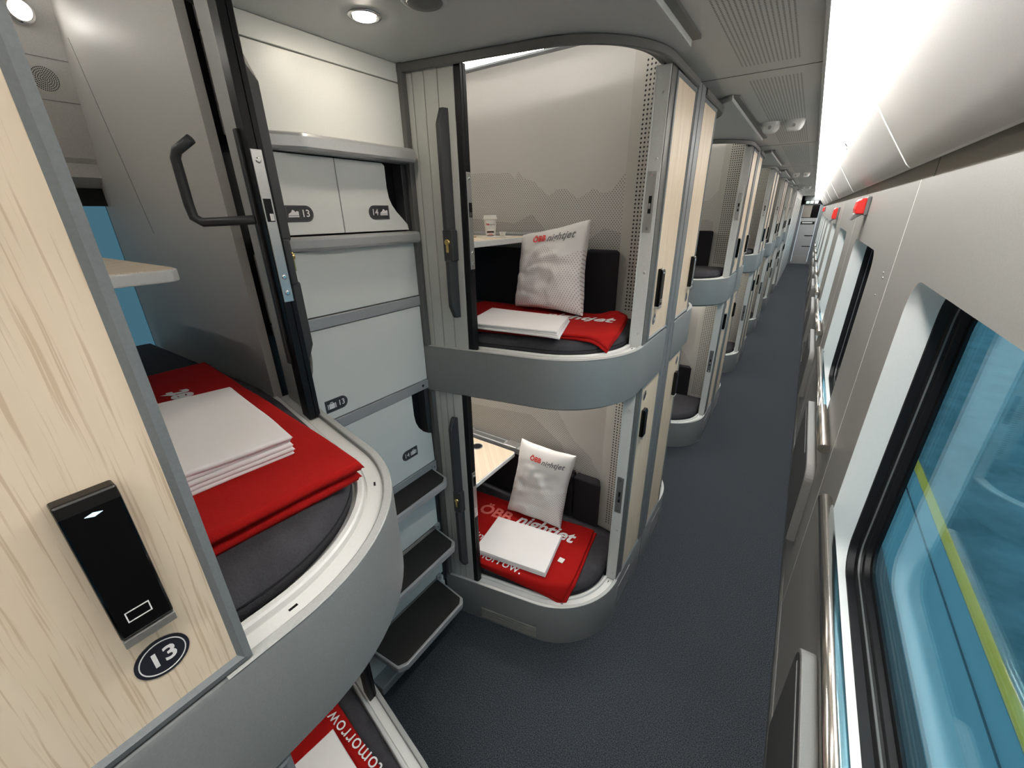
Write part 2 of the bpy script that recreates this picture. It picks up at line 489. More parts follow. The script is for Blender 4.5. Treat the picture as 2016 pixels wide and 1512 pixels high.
def cabin(name_label, lv, mir, group, up):
    """one bunk cabin; built on the A plan and mirrored in y when mir is given"""
    z0, zb, zt, zc = lv['z0'], lv['zb'], lv['top'], lv['ceil']
    yb = (mir - 1.45) if mir is not None else 1.45
    t = thing('bunk_cabin', (-.8, yb, zb), name_label, 'bunk cabin', group)
    kw = dict(parent=t, mirror=mir)
    # curved grey front band / base
    r = .008
    prof = [(.0, zb), (.0, z0 - r), (.003, z0 - .002), (r, z0), (.016, z0), (.018, z0 - .004), (.018, zb)]
    if up:
        prof = [(.004, zb), (.0, zb + .004)] + prof[1:]
    fb = MB().sweep(prof, lambda d: outline(d, 1.905 if not up else 1.838)).build('front_band' if up else 'plinth', M['fascia'], bevel=0, auto=.5, **kw)
    MB().sweep([(.0005, z0 - .0005), (.002, z0 + .0012), (.014, z0 + .0012), (.0165, z0 - .0005)], lambda d: outline(d, 1.515 if mir is None else 1.585)).build('edge_lip', M['lip'], auto=.5, **kw)
    zs = z0 - .008
    MB().sweep([(.018, zs - .03), (.018, zs), (.046, zs), (.047, zs - .004), (.05, zs - .004), (.051, zs + .006), (.054, zs + .009), (.062, zs + .009), (.065, zs + .005), (.065, zs - .03)],
               lambda d: outline(d, 1.512 if mir is None else 1.575)).build('door_track', M['sill'], auto=.4, **kw)
    for (k, dd) in ((9, .03), (21, .034)):
        mb = MB()
        p = Vector(outline(dd, 1.51)[k]); q = Vector(outline(dd, 1.51)[k + 1]); tt = (q - p).normalized(); nn = Vector((-tt.y, tt.x))
        L, w = .012, .0035
        mb.obox((p.x, p.y, zs - .001), (tt * L).to_3d(), (nn * w).to_3d(), (0, 0, .0018))
        mb.build('drain_slot', M['black'], **kw)
    # tray carrying the mattress, ceiling, walls
    MB().prism(outline(.06, 1.80)[:-1] + [(-.50, 1.52), (-.66, YB), (-2.02, YB), (-2.02, 1.15), (XS - .008, 1.15)], zs - .045, zs - .012).build('bed_tray', M['sill'], **kw)
    hz0, hz1 = (z0 - .05, zc) if up else (z0 - .05, zc)
    mb = MB()
    mb.grid(lambda u, v: (-2.02 + u * 1.357, YB, hz0 + v * (hz1 - hz0)), [0, 1], [0, 1], False,
            uvfn=lambda u, v: (u, v * (hz1 - hz0)) if False else ((-2.02 + u * 1.357) + 2.02 - .36, v * (hz1 - hz0) - .05 - (.07 if up else .05)))
    mb.build('rear_wall', M['mount_up' if up else 'mount_low'], fixn=False, **kw)
    # perforated end panel
    pm = None if mir is None else 1.600
    P0, P1 = Vector((-.663, YB, 0)), Vector((-.470, 1.775, 0)); LL = (P1 - P0).length
    mb = MB().grid(lambda u, v: tuple(P0.lerp(P1, u) + Vector((0, 0, hz0 + v * (hz1 - hz0)))), [0, 1], [0, 1], False,
                   uvfn=lambda u, v: (u * LL, v * (hz1 - hz0) - .05))
    mb.build('perforated_panel', M['perf'], fixn=False, parent=t, mirror=pm)
    MB().box(-.487, -.482, 1.57, 1.80, z0 - .012, zc - .003).build('end_lining', M['post'], parent=t, mirror=pm)
    # post, dark stile
    zp = 2.312 if up else zt
    mir0 = mir
    if mir is not None: mir = 1.600; kw = dict(parent=t, mirror=mir)
    mb = MB().box(-.487, -.440 if mir is None else -.447, 1.516, 1.575, z0 - .012, zp).box(-.487, -.482, 1.511, 1.516, z0 - .012, zp)
    po = mb.build('door_post', M['post'], bevel=.0015, **kw)
    for zz in ([1.475, 1.70, 2.06, 2.24] if up else [.26, .53, .82, 1.15]):
        MB().lathe((-.4565, 1.5155, zz), [(.0045, 0), (.0045, -.0015), (.003, -.002)], 10, 'y').build('screw', M['alu'], parent=po, mirror=mir)
    zl = 1.835 if up else .63
    pl = MB().box(-.478, -.449, 1.5128, 1.5165, zl, zl + .19).build('strike_plate', M['alu' if up else 'greyp'], parent=po, mirror=mir, bevel=.0008)
    MB().box(-.467, -.457, 1.511, 1.5135, zl + .06, zl + .115).build('latch_slot', M['black'], parent=pl, mirror=mir)
    MB().box(-.466, -.458, 1.5095, 1.5125, zl + .075, zl + .092).build('latch_bolt', M['chrome'], parent=pl, mirror=mir)
    for zz in (zl + .012, zl + .178): MB().lathe((-.4635, 1.5128, zz), [(.004, 0), (.004, -.0015)], 10, 'y').build('screw', M['chrome'], parent=pl, mirror=mir)
    if mir is None: MB().box(-.4405, -.4375, 1.520, 1.578, z0 + .002, zp).build('dark_stile', M['track'], **kw)
    mir = mir0; kw = dict(parent=t, mirror=mir)
    if up:
        # curved header over the door
        MB().sweep([(.0, 2.309), (-.004, 2.312), (-.004, 2.331), (.0, 2.335), (.060, 2.335), (.060, 2.329), (.034, 2.329), (.034, 2.320), (.028, 2.318)],
                   lambda d: outline(d, 1.838)).build('header', M['track'], auto=.5, **kw)
    else:
        MB().sweep([(.019, 1.228), (.019, 1.2375), (.09, 1.2375), (.09, 1.228)], lambda d: outline(d, 1.60)).build('header', M['track'], auto=.5, **kw)
    # ceiling and light
    cz = zc if up else zc - .002
    MB().prism([(-2.02, 1.10), (XS - .01, 1.10)] + outline(.02 if not up else .057, 1.83) + [(-.45, 1.83), (-2.02, 1.83)], cz, cz + (.02 if up else .03)).build('cabin_ceiling', M['inner'], **kw)
    zz = zc - .042 if up else zc - .030
    MB().box(-1.95, -.69, YB - .030, YB - .004, zz + .008, zz + .034 if up else zz + .026).build('light_strip', M['ledd' if mir is not None else ('ledp' if up else 'ledl')], **kw)
    MB().box(-1.96, -.685, YB - .034, YB - .001, zz, zz + .0075).build('light_channel', M['frame'], **kw) if up else None
    # side wall beyond the stairs, outer end wall
    MB().box(-2.06, XS - .003, 1.128, 1.15, z0 - .03, zc).build('side_wall', M['inner'], **kw)
    if up: MB().obox((-1.85, 1.149, 2.38), (.17, 0, -.52), (0, .0016, 0), (.0022, 0, 0)).build('panel_joint', M['track'], **kw)
    dx = 0 if up else -.045
    # tambour door
    zd0, zd1 = z0 - .006, (2.319 if up else 1.236)
    def dl(x, d): return (x, liney(x) + d / cos(A11))
    def slab(mb, xa, xb, d0, d1, za, zb_):
        mb.prism([dl(xa, d0), dl(xb, d0), dl(xb, d1), dl(xa, d1)], za, zb_)
    door = None
    mb = MB(); xs = [-1.143, -1.121, -1.079, -1.031, -.974]
    if not up: xs = [-1.143, -1.121, -1.09, -1.06, -1.016]
    for a, b in zip(xs[:-1], xs[1:]):
        slab(mb, a + .0012, b - .0012, .012, .024, zd0, zd1)
    door = mb.build('tambour_door', M['slat'], bevel=.002, **kw)
    kd = dict(parent=door, mirror=mir)
    mb = MB(); slab(mb, -1.14, -1.005 + dx, .020, .028, zd0, zd1); mb.build('slat_backing', M['slat'], **kd)
    mb = MB(); slab(mb, -1.002 + dx, -.953 + dx, .0165 if False else .0245, .042, zd0, zd1); slab(mb, -.9735 + dx, -.953 + dx, .012, .024, zd0, zd1)
    stile = mb.build('leading_stile', M['black'], bevel=.002, **kd)
    # long outside grip with tapered ends
    za, zbb = (1.551, 2.206) if up else (.33, 1.128)
    mid = (1.755, 1.850) if up else (.66, .76)
    def grip(z_a, z_b, tapa, tapb):
        mb = MB(); x0, x1 = -1.023 + dx, -.998 + dx
        zs_ = [z_a, z_a + (.045 if tapa else .006), z_b - (.045 if tapb else .006), z_b]
        ds = [-.004 if tapa else -.022, -.024, -.024, -.004 if tapb else -.022]
        for i in range(3):
            q = [dl(x0, .012), dl(x1, .012)]
            vs = []
            for z, dd in ((zs_[i], ds[i]), (zs_[i + 1], ds[i + 1])):
                vs += [(*dl(x0, .012), z), (*dl(x1, .012), z), (*dl(x1 - .006, dd), z), (*dl(x0 + .004, dd), z)]
            mb.add(vs, [(0, 1, 5, 4), (1, 2, 6, 5), (2, 3, 7, 6), (3, 0, 4, 7)] + ([(0, 3, 2, 1)] if i == 0 else []) + ([(4, 5, 6, 7)] if i == 2 else []))
        return mb
    g = grip(mid[1], zbb, False, True)
    h = grip(za, mid[0], True, False); g.add(h.v, h.f)
    gr = g.build('outside_grip', M['char'], bevel=.002, **kd)
    mb = MB(); slab(mb, -1.030 + dx, -.992 + dx, -.016, .012, mid[0] - .004, mid[1] + .004)
    lk = mb.build('lock_housing', M['char'], bevel=.004, **kd)
    c = dl(-1.011 + dx, -.016); zc_ = (mid[0] + mid[1]) / 2
    mb = MB().lathe((c[0], c[1] - .004, zc_ + .012), [(.011, .006), (.011, 0), (.009, -.003)], 18, 'y')
    mb.box(c[0] - .006, c[0] + .006, c[1] - .005, c[1] + .004, zc_ - .022, zc_ + .012)
    cy = mb.build('lock_cylinder', M['brass'], parent=lk, mirror=mir, bevel=.001)
    MB().box(c[0] - .0012, c[0] + .0012, c[1] - .0078, c[1] - .0062, zc_ + .006, zc_ + .018).build('keyhole', M['black'], parent=cy, mirror=mir) if False else None
    # edge plate and inner pull
    ze = (1.722, 2.028) if up else (.62, .86)
    e0, e1 = dl(-.953 + dx, .018), dl(-.953 + dx, .040)
    mb = MB(); mb.box(-.9545 + dx, -.951 + dx, e0[1], e1[1], ze[0], ze[1]); ep = mb.build('edge_plate', M['alu'], parent=stile, mirror=mir, bevel=.001)
    for zz_ in (ze[0] + .02, ze[0] + .055, ze[1] - .02): MB().lathe((-.951 + dx, (e0[1] + e1[1]) / 2, zz_), [(.0055, -.001), (.0055, .0012), (.003, .002)], 12, 'x').build('screw', M['chrome'], parent=ep, mirror=mir)
    MB().box(-.951 + dx, -.9498 + dx, e0[1] + .004, e1[1] - .003, ze[0] + .17, ze[0] + .215).build('bolt_slot', M['black'], parent=ep, mirror=mir)
    MB().box(-.950 + dx, -.947 + dx, e0[1] + .006, e1[1] - .008, ze[0] + .172, ze[0] + .186).build('bolt', M['chrome'], parent=ep, mirror=mir)
    zi = 1.897 if up else .80
    mb = MB(); mb.box(-1.000 + dx, -.988 + dx, dl(-.99, .042)[1] - .002, dl(-.99, .042)[1] + .008, zi - .33, zi + .17)
    ip = mb.build('inner_backplate', M['char'], bevel=.003, **kd)
    yi = dl(-.995, .046)[1]
    pts = [(-.994 + dx, yi, zi), (-1.03 + dx, yi + .03, zi - .002), (-1.085 + dx, yi + .068, zi - .004), (-1.098 + dx, yi + .078, zi + .006), (-1.100 + dx, yi + .080, zi + .03),
           (-1.100 + dx, yi + .080, zi + .118), (-1.094 + dx, yi + .076, zi + .132), (-1.066 + dx, yi + .056, zi + .152)]
    MB().tube(pts, .0095, 14).build('inner_pull', M['char'], **kd)
    # jamb against the stair wall
    MB().box(XS - .002, XS + .018, 1.085, 1.108, z0, zd1 + (.03 if up else 0)).build('door_jamb', M['track'], bevel=.002, **kw)
    # rear cushion and folding table
    mz = lv['mt']
    mb = MB().box(-1.98, -.802, YB - .062, YB - .003, mz - .02, mz + .27)
    mb.build('rear_cushion', M['cushion'], bevel=.010, **kw)
    mb = MB().prism([(-.797, YB - .062), (-.797, YB - .003), (-.668, YB - .003), (-.636, YB - .062)], mz - .02, mz + .275)
    mb.build('rear_cushion', M['cushion'], bevel=.010, **kw)
    tz = 1.805 if up else .60
    tr = -1.075 if up else -1.168; yf = 1.30 if up else 1.285
    poly = round_poly([(-1.68, yf), (tr, yf), (tr, YB - .065 if up else 1.735), (-1.68, YB - .065 if up else 1.735)], [.03, .045, .02, .02], 6)
    tb = MB().prism(poly, tz - .026, tz - .0015).build('table', M['sill'], bevel=.003, **kw)
    hole = (-1.40, 1.66)
    ins = round_poly([(-1.675, yf + .005), (tr - .006, yf + .005), (tr - .006, 1.73), (-1.675, 1.73)], [.03, .04, .02, .02], 6)
    MB().prism(ins, tz - .004, tz).build('table_top', M['wood'], parent=tb, mirror=mir)
    if not up:
        MB().lathe((hole[0], hole[1], tz), [(.034, .0), (.034, .002), (.028, .002), (.028, .0005)], 26).build('cup_holder', M['frame'], parent=tb, mirror=mir)
        MB().lathe((hole[0], hole[1], tz), [(.0275, .0003), (.0275, .0012)], 26).build('cup_well', M['black'], parent=tb, mirror=mir)
    # rail the table hangs on
    mb = MB().box(-1.72, tr + .018, 1.752, YB - .002, tz - .03, tz + .012)
    ra = mb.build('table_rail', M['rail'], bevel=.004, **kw)
    if not up:
        MB().box(-1.56, -1.28, 1.762, 1.792, tz + .0115, tz + .0135).build('rail_slot', M['track'], parent=ra, mirror=mir)
        mb = MB()
        for xx in (-1.62, -1.26): mb.box(xx, xx + .085, 1.745, YB - .002, tz + .012, tz + .020)
        mb.build('rail_bracket', M['alu'], parent=ra, mirror=mir, bevel=.002)
        MB().box(-.86, -.805, YB - .03, YB - .002, tz - .035, tz - .020).build('cushion_clip', M['chrome'], **kw)
        # air grille in the plinth, kick plates on the corridor side
        n11 = Vector((sin(A11), -cos(A11), 0)); t11 = Vector((cos(A11), sin(A11), 0))
        P = Vector((-.975, liney(-.975), .015)); mb = MB()
        for k in range(7):
            mb.obox(P + Vector((0, 0, .0098 * k)) - n11 * .001, t11 * .29, n11 * .0045, (0, 0, .0045))
        mb.build('air_grille', M['seatf'], **kw)
        mb = MB().box(XC - .001, XC + .0012, 1.545, 1.71, .045, .165)
        mb.build('kick_plate', M['alu'], **kw)
    return t

# shared outer end of the bunks: train side wall, with the window behind each bunk
def build_outer():
    mb = MB()
    ys = (-1.4, 20.2)
    zl = [(-2.03, 0), (-2.03, 1.00)]
    mb.add([(-2.03, ys[0], 0), (-2.03, ys[1], 0), (-2.03, ys[1], 1.35), (-2.03, ys[0], 1.35)], [(0, 1, 2, 3)])
    # upper bunk strip: pane band 1.35..1.95 is left open; then blind box, ledge, leaning panel
    mb.add([(-2.03, ys[0], 2.0), (-2.03, ys[1], 2.0), (-1.985, ys[1], 2.03), (-1.985, ys[0], 2.03), (-1.985, ys[0], 2.07), (-1.985, ys[1], 2.07), (-1.975, ys[0], 2.085), (-1.975, ys[1], 2.085)],
           [(0, 1, 2, 3), (3, 2, 5, 4), (4, 5, 7, 6)])
    mb.add([(-1.975, ys[0], 2.085), (-1.975, ys[1], 2.085), (-1.86, ys[1], 2.60), (-1.86, ys[0], 2.60)], [(0, 1, 2, 3)])
    return struct(mb.build('wall_left', M['inner'], fixn=False))
wl = build_outer()

# ------------------------------------------------------------------ the stacks of cabins
ORD = ['', 'first', 'second', 'third', 'fourth', 'fifth', 'sixth']
A_up = cabin('open upper bunk cabin with pillow, cup and folded red blanket, above the grey curved band', UP, None, 'bunk cabins facing the camera', True)
A_lo = cabin('open lower bunk cabin at floor level with wooden table and printed red blanket', LO, None, 'bunk cabins facing the camera', False)
B_up = cabin('upper bunk cabin beside the camera behind the wooden panel numbered 13', UP, S0, 'bunk cabins facing away', True)
B_lo = cabin('lower bunk cabin beside the camera, below the panel numbered 13, showing a red blanket', LO, S0, 'bunk cabins facing away', False)
SB = 2 * 1.905 - S0
NST = 6
for n in range(2, NST + 1):
    skip = (lambda nm: True) if n <= 3 else (lambda nm: nm not in ('drain_slot', 'table', 'table_rail', 'air_grille', 'cushion_clip'))
    dup(A_up, dy=PER * (n - 1), label=f'empty upper bunk cabin facing the camera in the {ORD[n]} stack along the corridor', keep=skip)
    dup(A_lo, dy=PER * (n - 1), label=f'empty lower bunk cabin facing the camera in the {ORD[n]} stack along the corridor', keep=skip)
shell = lambda nm: nm in ('front_band', 'plinth', 'edge_lip', 'door_track', 'bed_tray', 'header', 'header_liner', 'rear_wall', 'door_post', 'dark_stile', 'kick_plate', 'side_wall', 'cabin_ceiling')
for n in range(1, NST + 1):
    dup(B_up, dy=SB + PER * (n - 1), label=f'upper bunk cabin turned away, back to back with the {ORD[n]} open stack', keep=shell)
    dup(B_lo, dy=SB + PER * (n - 1), label=f'lower bunk cabin turned away, back to back with the {ORD[n]} open stack', keep=shell)

# ------------------------------------------------------------------ lockers: pale wood doors on the corridor face
def locker(label, y0, y1, z0, z1, mir, number=None, upper=True, grp='wooden locker doors on the corridor face'):
    """door between y0 and y1 (A order: hinge side far), reader near the y0 edge"""
    yc = mir - (y0 + y1) / 2 if mir is not None else (y0 + y1) / 2
    t = thing('locker', (-.5, yc, z0), label, 'locker', grp)
    kw = dict(parent=t, mirror=mir)
    MB().box(-.495, -.4445, y0 + .02, y1 - .004, z0 + .01, z1 - .01).build('carcass', M['track'], **kw)
    # mitred frame with a bevel, door panel inside
    f = .013
    mb = MB()
    o = [(y0, z0), (y1, z0), (y1, z1), (y0, z1)]; i = [(y0 + f, z0 + f), (y1 - f * .5, z0 + f), (y1 - f * .5, z1 - f), (y0 + f, z1 - f)]
    vs = [(-.444, *p) for p in o] + [(-.4335, *p) for p in o]
    i2 = [(p[0], p[1]) for p in i]; m_ = [((a[0] * .4 + b[0] * .6), (a[1] * .4 + b[1] * .6)) for a, b in zip(o, i)]
    vs += [(-.4315, *p) for p in m_] + [(-.4365, *p) for p in i2]
    fs = []
    for k in range(4):
        k2 = (k + 1) % 4
        fs += [(k, k2, 4 + k2, 4 + k), (4 + k, 4 + k2, 8 + k2, 8 + k), (8 + k, 8 + k2, 12 + k2, 12 + k)]
    mb.add(vs, fs); mb.build('door_frame', M['frame'], **kw)
    d = MB().box(-.444, -.4365, y0 + f * .8, y1 - f * .4, z0 + f * .8, z1 - f * .8).build('door', M['wood'], **kw)
    # card reader and number plate
    ya = y0 + .0645
    if upper: za, zb_ = 1.561, 1.703
    else: za, zb_ = .985, 1.115
    pts = [(-.4365, za), (-.4205, za), (-.4185, za + .004), (-.4185, zb_ - .010), (-.4225, zb_), (-.4365, zb_)]
    rd = MB().prism(pts, ya - .019, ya + .019, 'y').build('card_reader', M['gloss'], parent=d, mirror=mir, bevel=.002)
    MB().box(-.4365, -.4183, ya - .0188, ya + .0188, za - .008, za + .0004).build('reader_foot', M['alu'], parent=rd, mirror=mir, bevel=.0006)
    zp = 1.508 if upper else 1.178
    MB().lathe((-.4365, ya, zp), [(.0215, 0), (.0215, .0012)], 36, 'x').build('number_plate', M['plate'], parent=d, mirror=mir)
    ring = MB()
    rr = [(.0185, .0012), (.0185, .0018), (.0176, .0018), (.0176, .0012)]
    o_ = []
    for k in range(36):
        a = 2 * pi * k / 36; o_ += [(-.4365 + h, ya + r * cos(a), zp + r * sin(a)) for r, h in rr]
    ring.add(o_, [(k * 4 + j, ((k + 1) % 36) * 4 + j, ((k + 1) % 36) * 4 + (j + 1) % 4, k * 4 + (j + 1) % 4) for k in range(36) for j in range(4)])
    if number:
        sgn = 1
        yy = mir - ya if mir is not None else ya
        mb = MB(); addtext(mb, number, .0235, plane_fn((-.4345, yy, zp), (0, 1, 0), (0, 0, 1)), bold=.0006)
        # ring is mirrored with the rest; the digits are not
        mb.build('plate_digits', M['printw'], parent=d, fixn=False)
    ring.build('plate_ring', M['printw'], parent=d, mirror=mir)
    if upper:
        MB().prism([(ya - .0055, zb_ - .0155), (ya, zb_ - .0175), (ya + .0055, zb_ - .0155), (ya, zb_ - .0138)], -.4192, -.4180, 'x').build('status_light', M['blue'], parent=rd, mirror=mir)
        mb = MB(); yq, zq, w, h, q = ya + .002, za + .022, .0085, .0055, .0009
        for (a, b, c, e) in ((-w, w, -h, -h + q), (-w, w, h - q, h), (-w, -w + q, -h, h), (w - q, w, -h, h)):
            mb.box(-.4184, -.4180, yq + a, yq + b, zq + c, zq + e)
        mb.build('card_symbol', M['printw'], parent=rd, mirror=mir)
    return t

SL = 1.665
Lup = (1.572, 1.838, 1.432, 2.306); Llo = (1.572, 1.838, .232, 1.235)
K_Bu = locker('tall pale wood locker door beside the camera with card reader and oval plate 13', Lup[0], Lup[1], Lup[2], Lup[3], SL, '13')
K_Bl = locker('lower pale wood locker door under the grey band beside the camera', Llo[0], Llo[1], Llo[2], Llo[3], SL, None, False)
K_Au = locker('upper pale wood locker door next to the pillow cabin, black card reader low down', *Lup, None, '14')
K_Al = locker('lower pale wood locker door next to the lowest pillow cabin', *Llo, None, None, False)
SLB = 2 * 1.905 - SL
for n in range(1, NST + 1):
    dy = PER * (n - 1)
    if n > 1:
        dup(K_Au, dy=dy, label=f'upper wood locker door, nearer of the pair in the {ORD[n]} stack along the corridor', keep=lambda nm: nm != 'carcass')
        dup(K_Al, dy=dy, label=f'lower wood locker door, nearer of the pair in the {ORD[n]} stack along the corridor', keep=lambda nm: nm != 'carcass')
    for src, w in ((K_Bu, 'upper'), (K_Bl, 'lower')):
        r = dup(src, dy=SLB + dy, label=f'{w} wood locker door, farther of the pair in the {ORD[n]} stack along the corridor', keep=lambda nm: nm != 'carcass')
for o in list(COL.objects):     # digits only where the photograph shows them
    if o.name.startswith('plate_digits') and o.name not in ('plate_digits', 'plate_digits.001'): bpy.data.objects.remove(o)

# aluminium strip between the two halves of a stack
for n in range(0, NST + 1):
    yc = 1.905 + PER * (n - 1) if n else S0 - 1.905 + .0
    mb = MB().box(-.60, -.434, yc - .064, yc + .064, .22, 2.30)
    mb.box(-.436, -.4305, yc - .060, yc - .012, .0 + .005, 2.332); mb.box(-.436, -.4305, yc + .012, yc + .060, .005, 2.332); mb.box(-.436, -.4285, yc - .010, yc + .010, .005, 2.332)
    o = mb.build('corner_strip', M['frame'], bevel=.002)
    tag(o, 'grey vertical metal strip between the wooden doors of ' + ('the stack beside the camera' if n == 0 else f'the {ORD[n]} open stack'), 'strip', 'strips between locker doors')

# ------------------------------------------------------------------ stair niche between the two nearest stacks
nt_ = thing('step_cabinet', (XS - .05, .83, 0), 'white stepped cabinet with three black treads and numbered drawers in the niche', 'steps')
YA, YZ = .555, 1.092
def P_(name, mb, mat, bev=.002, par=None): return mb.build(name, M[mat], par or nt_, bevel=bev)
P_('dark_void_sheet', MB().box(XS - .06, XS - .045, YA - .02, YZ + .02, .0, 2.335), 'black', 0)  # black sheet painting the dark of the void behind the door cutouts
P_('side_liner', MB().box(XS - .05, XS - .004, 1.065, YZ + .012, .2, 2.06), 'char')
P_('upper_panel', MB().box(XS - .045, XS, YA, YZ - .004, 2.085, 2.283), 'white')
P_('cornice', MB().box(XS - .045, XS, YA, YZ - .004, 2.286, 2.335), 'white')
def ledge(name, z0, z1, dep):
    poly = round_poly([(XS - .02, YA), (XS - .02, YZ - .002), (XS + dep, YZ - .006), (XS + dep, .70), (XS + dep * .25, .62), (XS + dep * .25, YA)], [0, 0, .012, .05, .05, 0], 6)
    P_(name, MB().prism(poly, z0, z1), 'ledge', .010)
ledge('grab_ledge', 2.058, 2.100, .052)
ledge('grab_ledge', 1.812, 1.850, .040)
def arc_pts(c, r, a0, a1, n=8): return [(c[0] + r * cos(a0 + (a1 - a0) * k / n), c[1] + r * sin(a0 + (a1 - a0) * k / n)) for k in range(n + 1)]
d13 = P_('shoe_locker_door', MB().prism([(.812, 1.855), (.812, 2.055)] + [(.637, 2.055), (.634, 2.02), (.627, 1.985), (.620, 1.955), (.616, 1.92), (.607, 1.89), (.597, 1.855)], XS - .014, XS, 'x'), 'white', .0015)
d14 = P_('shoe_locker_door', MB().prism([(.815, 1.855), (.815, 2.055), (.985, 2.055), (.993, 2.047), (.993, 1.985), (.997, 1.955), (1.007, 1.933), (1.024, 1.912), (1.045, 1.893), (1.066, 1.872), (1.070, 1.855)], XS - .014, XS, 'x'), 'white', .0015)
P_('middle_panel', MB().box(XS - .045, XS, YA, YZ - .006, 1.625, 1.810), 'white')
P_('slim_rail', MB().box(XS - .045, XS + .004, YA, YZ - .006, 1.587, 1.622), 'rail')
l13 = P_('luggage_door', MB().prism([(1.084, 1.289), (1.084, 1.584), (.632, 1.584), (.630, 1.50), (.624, 1.465), (.612, 1.437), (.592, 1.412), (.575, 1.40), (.56, 1.395), (.56, 1.289)], XS - .014, XS, 'x'), 'white', .0015)
P_('slim_rail', MB().box(XS - .045, XS + .004, YA, YZ - .006, 1.250, 1.286), 'rail')
l14 = P_('luggage_door', MB().prism([(.56, .905), (.56, 1.247), (.995, 1.247), (.995, 1.16), (1.0, 1.125), (1.013, 1.095), (1.035, 1.068), (1.060, 1.048), (1.078, 1.04), (1.082, .905)], XS - .014, XS, 'x'), 'white', .0015)
P_('slim_rail', MB().box(XS - .045, XS + .004, YA, YZ - .006, .872, .902), 'rail')
P_('riser', MB().box(XS - .03, XS - .006, YA, YZ - .02, .565, .872), 'white', 0)
P_('riser', MB().box(XS - .03, XS - .006, YA, YZ - .02, .26, .535), 'white', 0)
P_('riser', MB().box(XS - .03, XS - .006, YA, YZ - .02, .0, .235), 'white', 0)
MB().lathe((XS + .004, 1.055, 1.268), [(.0055, 0), (.0055, .0008)], 14, 'x').build('screw_hole', M['black'], nt_)
for (z, dep, ya, yb) in ((.870, .118, .60, 1.052), (.548, .148, .585, 1.036), (.252, .192, .605, 1.012)):
    x1 = XS + dep
    poly = round_poly([(XS - .012, ya), (XS - .012, yb + .016), (x1 - .02, yb - .004), (x1, yb - .03), (x1, ya + .045), (x1 - .02, ya + .012)], [0, 0, .012, .02, .03, .012], 5)
    st = P_('step', MB().prism(poly, z - .030, z), 'rail', .004)
    cx, cy_ = (XS + x1) / 2, (ya + yb) / 2
    inn = [((p[0] - cx) * (1 - .022 / dep) + cx - .0, (p[1] - cy_) * .955 + cy_) for p in poly]
    MB().prism(inn, z - .004, z + .0015).build('tread_pad', M['tread'], st)
    P_('step_bracket', MB().box(XS - .006, XS + .008, yb + .004, yb + .030, z - .014, z + .022), 'rail', .002)
    MB().lathe((XS + .008, yb + .017, z + .008), [(.003, 0), (.003, .0008)], 10, 'x').build('screw_hole', M['black'], nt_)
# prop beneath the lowest step
P_('floor_rail', MB().box(XS - .01, XS + .06, .60, 1.03, 0, .045), 'rail', .006)
P_('step_gusset', MB().prism([(XS + .0, .03), (XS + .0, .212), (XS + .15, .212)], .70, .712, 'y'), 'rail', .001)

def dbadge(par, y, z, num, icon, flip):
    """D-shaped charcoal badge; flip: round end towards smaller y"""
    w, h = .040, .021
    pts = [(-w, -h), (-w, h), (w - h, h)] + [((w - h) + h * sin(pi * k / 10), h * cos(pi * k / 10)) for k in range(1, 10)] + [(w - h, -h)]
    sg = -1 if flip else 1
    b = MB().prism([(y + sg * p[0], z + p[1]) for p in pts], XS + .0002, XS + .0014, 'x').build('badge', M['badge'], par)
    rim = MB(); q = .92
    o = [(y + sg * p[0] * q, z + p[1] * q * .98) for p in pts]; i = [(y + sg * p[0] * (q - .03), z + p[1] * (q - .055)) for p in pts]
    n = len(pts); rim.add([(XS + .0017, *p) for p in o] + [(XS + .0017, *p) for p in i], [(k, (k + 1) % n, n + (k + 1) % n, n + k) for k in range(n)])
    rim.build('badge_rim', M['greyp'], b, fixn=False)
    t = MB(); addtext(t, num, .026, plane_fn((XS + .002, y + sg * .017, z), (0, 1, 0), (0, 0, 1)), bold=.0004)
    t.build('badge_number', M['printw'], b, fixn=False)
    ic = MB(); xo = y - sg * .018
    if icon == 'shoe':
        P = [(-.015, -.004), (-.015, .006), (-.010, .007), (-.007, .004), (-.002, .009), (.002, .010), (.006, .004), (.013, .000), (.015, -.004)]
        ic.prism([(xo - p[0] * -1 * (1) if False else xo - p[0], z + p[1]) for p in P], XS + .0015, XS + .002, 'x')
        ic.prism([(xo - p[0], z + p[1]) for p in [(-.015, -.0085), (-.015, -.0052), (.015, -.0052), (.015, -.0085)]], XS + .0015, XS + .002, 'x')
    else:
        for a, b_ in ((-.015, -.0115), (-.0095, .0095), (.0115, .015)):
            ic.box(XS + .0015, XS + .002, xo + a, xo + b_, z - .010, z + .0075)
        for (a, b_, c, e) in ((-.005, .005, .0105, .0125), (-.005, -.0035, .0075, .0125), (.0035, .005, .0075, .0125)):
            ic.box(XS + .0015, XS + .002, xo + a, xo + b_, z + c, z + e)
    ic.build('badge_icon', M['printw'], b, fixn=False)
    MB().box(XS + .0015, XS + .002, y + sg * .001 - .0004, y + sg * .001 + .0004, z - .012, z + .012).build('badge_divider', M['greyp'], b)
dbadge(d13, .680, 1.909, '13', 'shoe', False)
dbadge(d14, .949, 1.911, '14', 'shoe', True)
dbadge(l13, .680, 1.337, '13', 'case', False)
dbadge(l14, .950, 1.004, '14', 'case', True)

# plain back walls of the farther niches
for n in range(2, NST + 1):
    yc = PER * (n - 1)
    o = MB().box(XS - .06, XS, .50 + yc, 1.12 + yc, 0, 2.335).build('wall_niche', M['white']); struct(o)

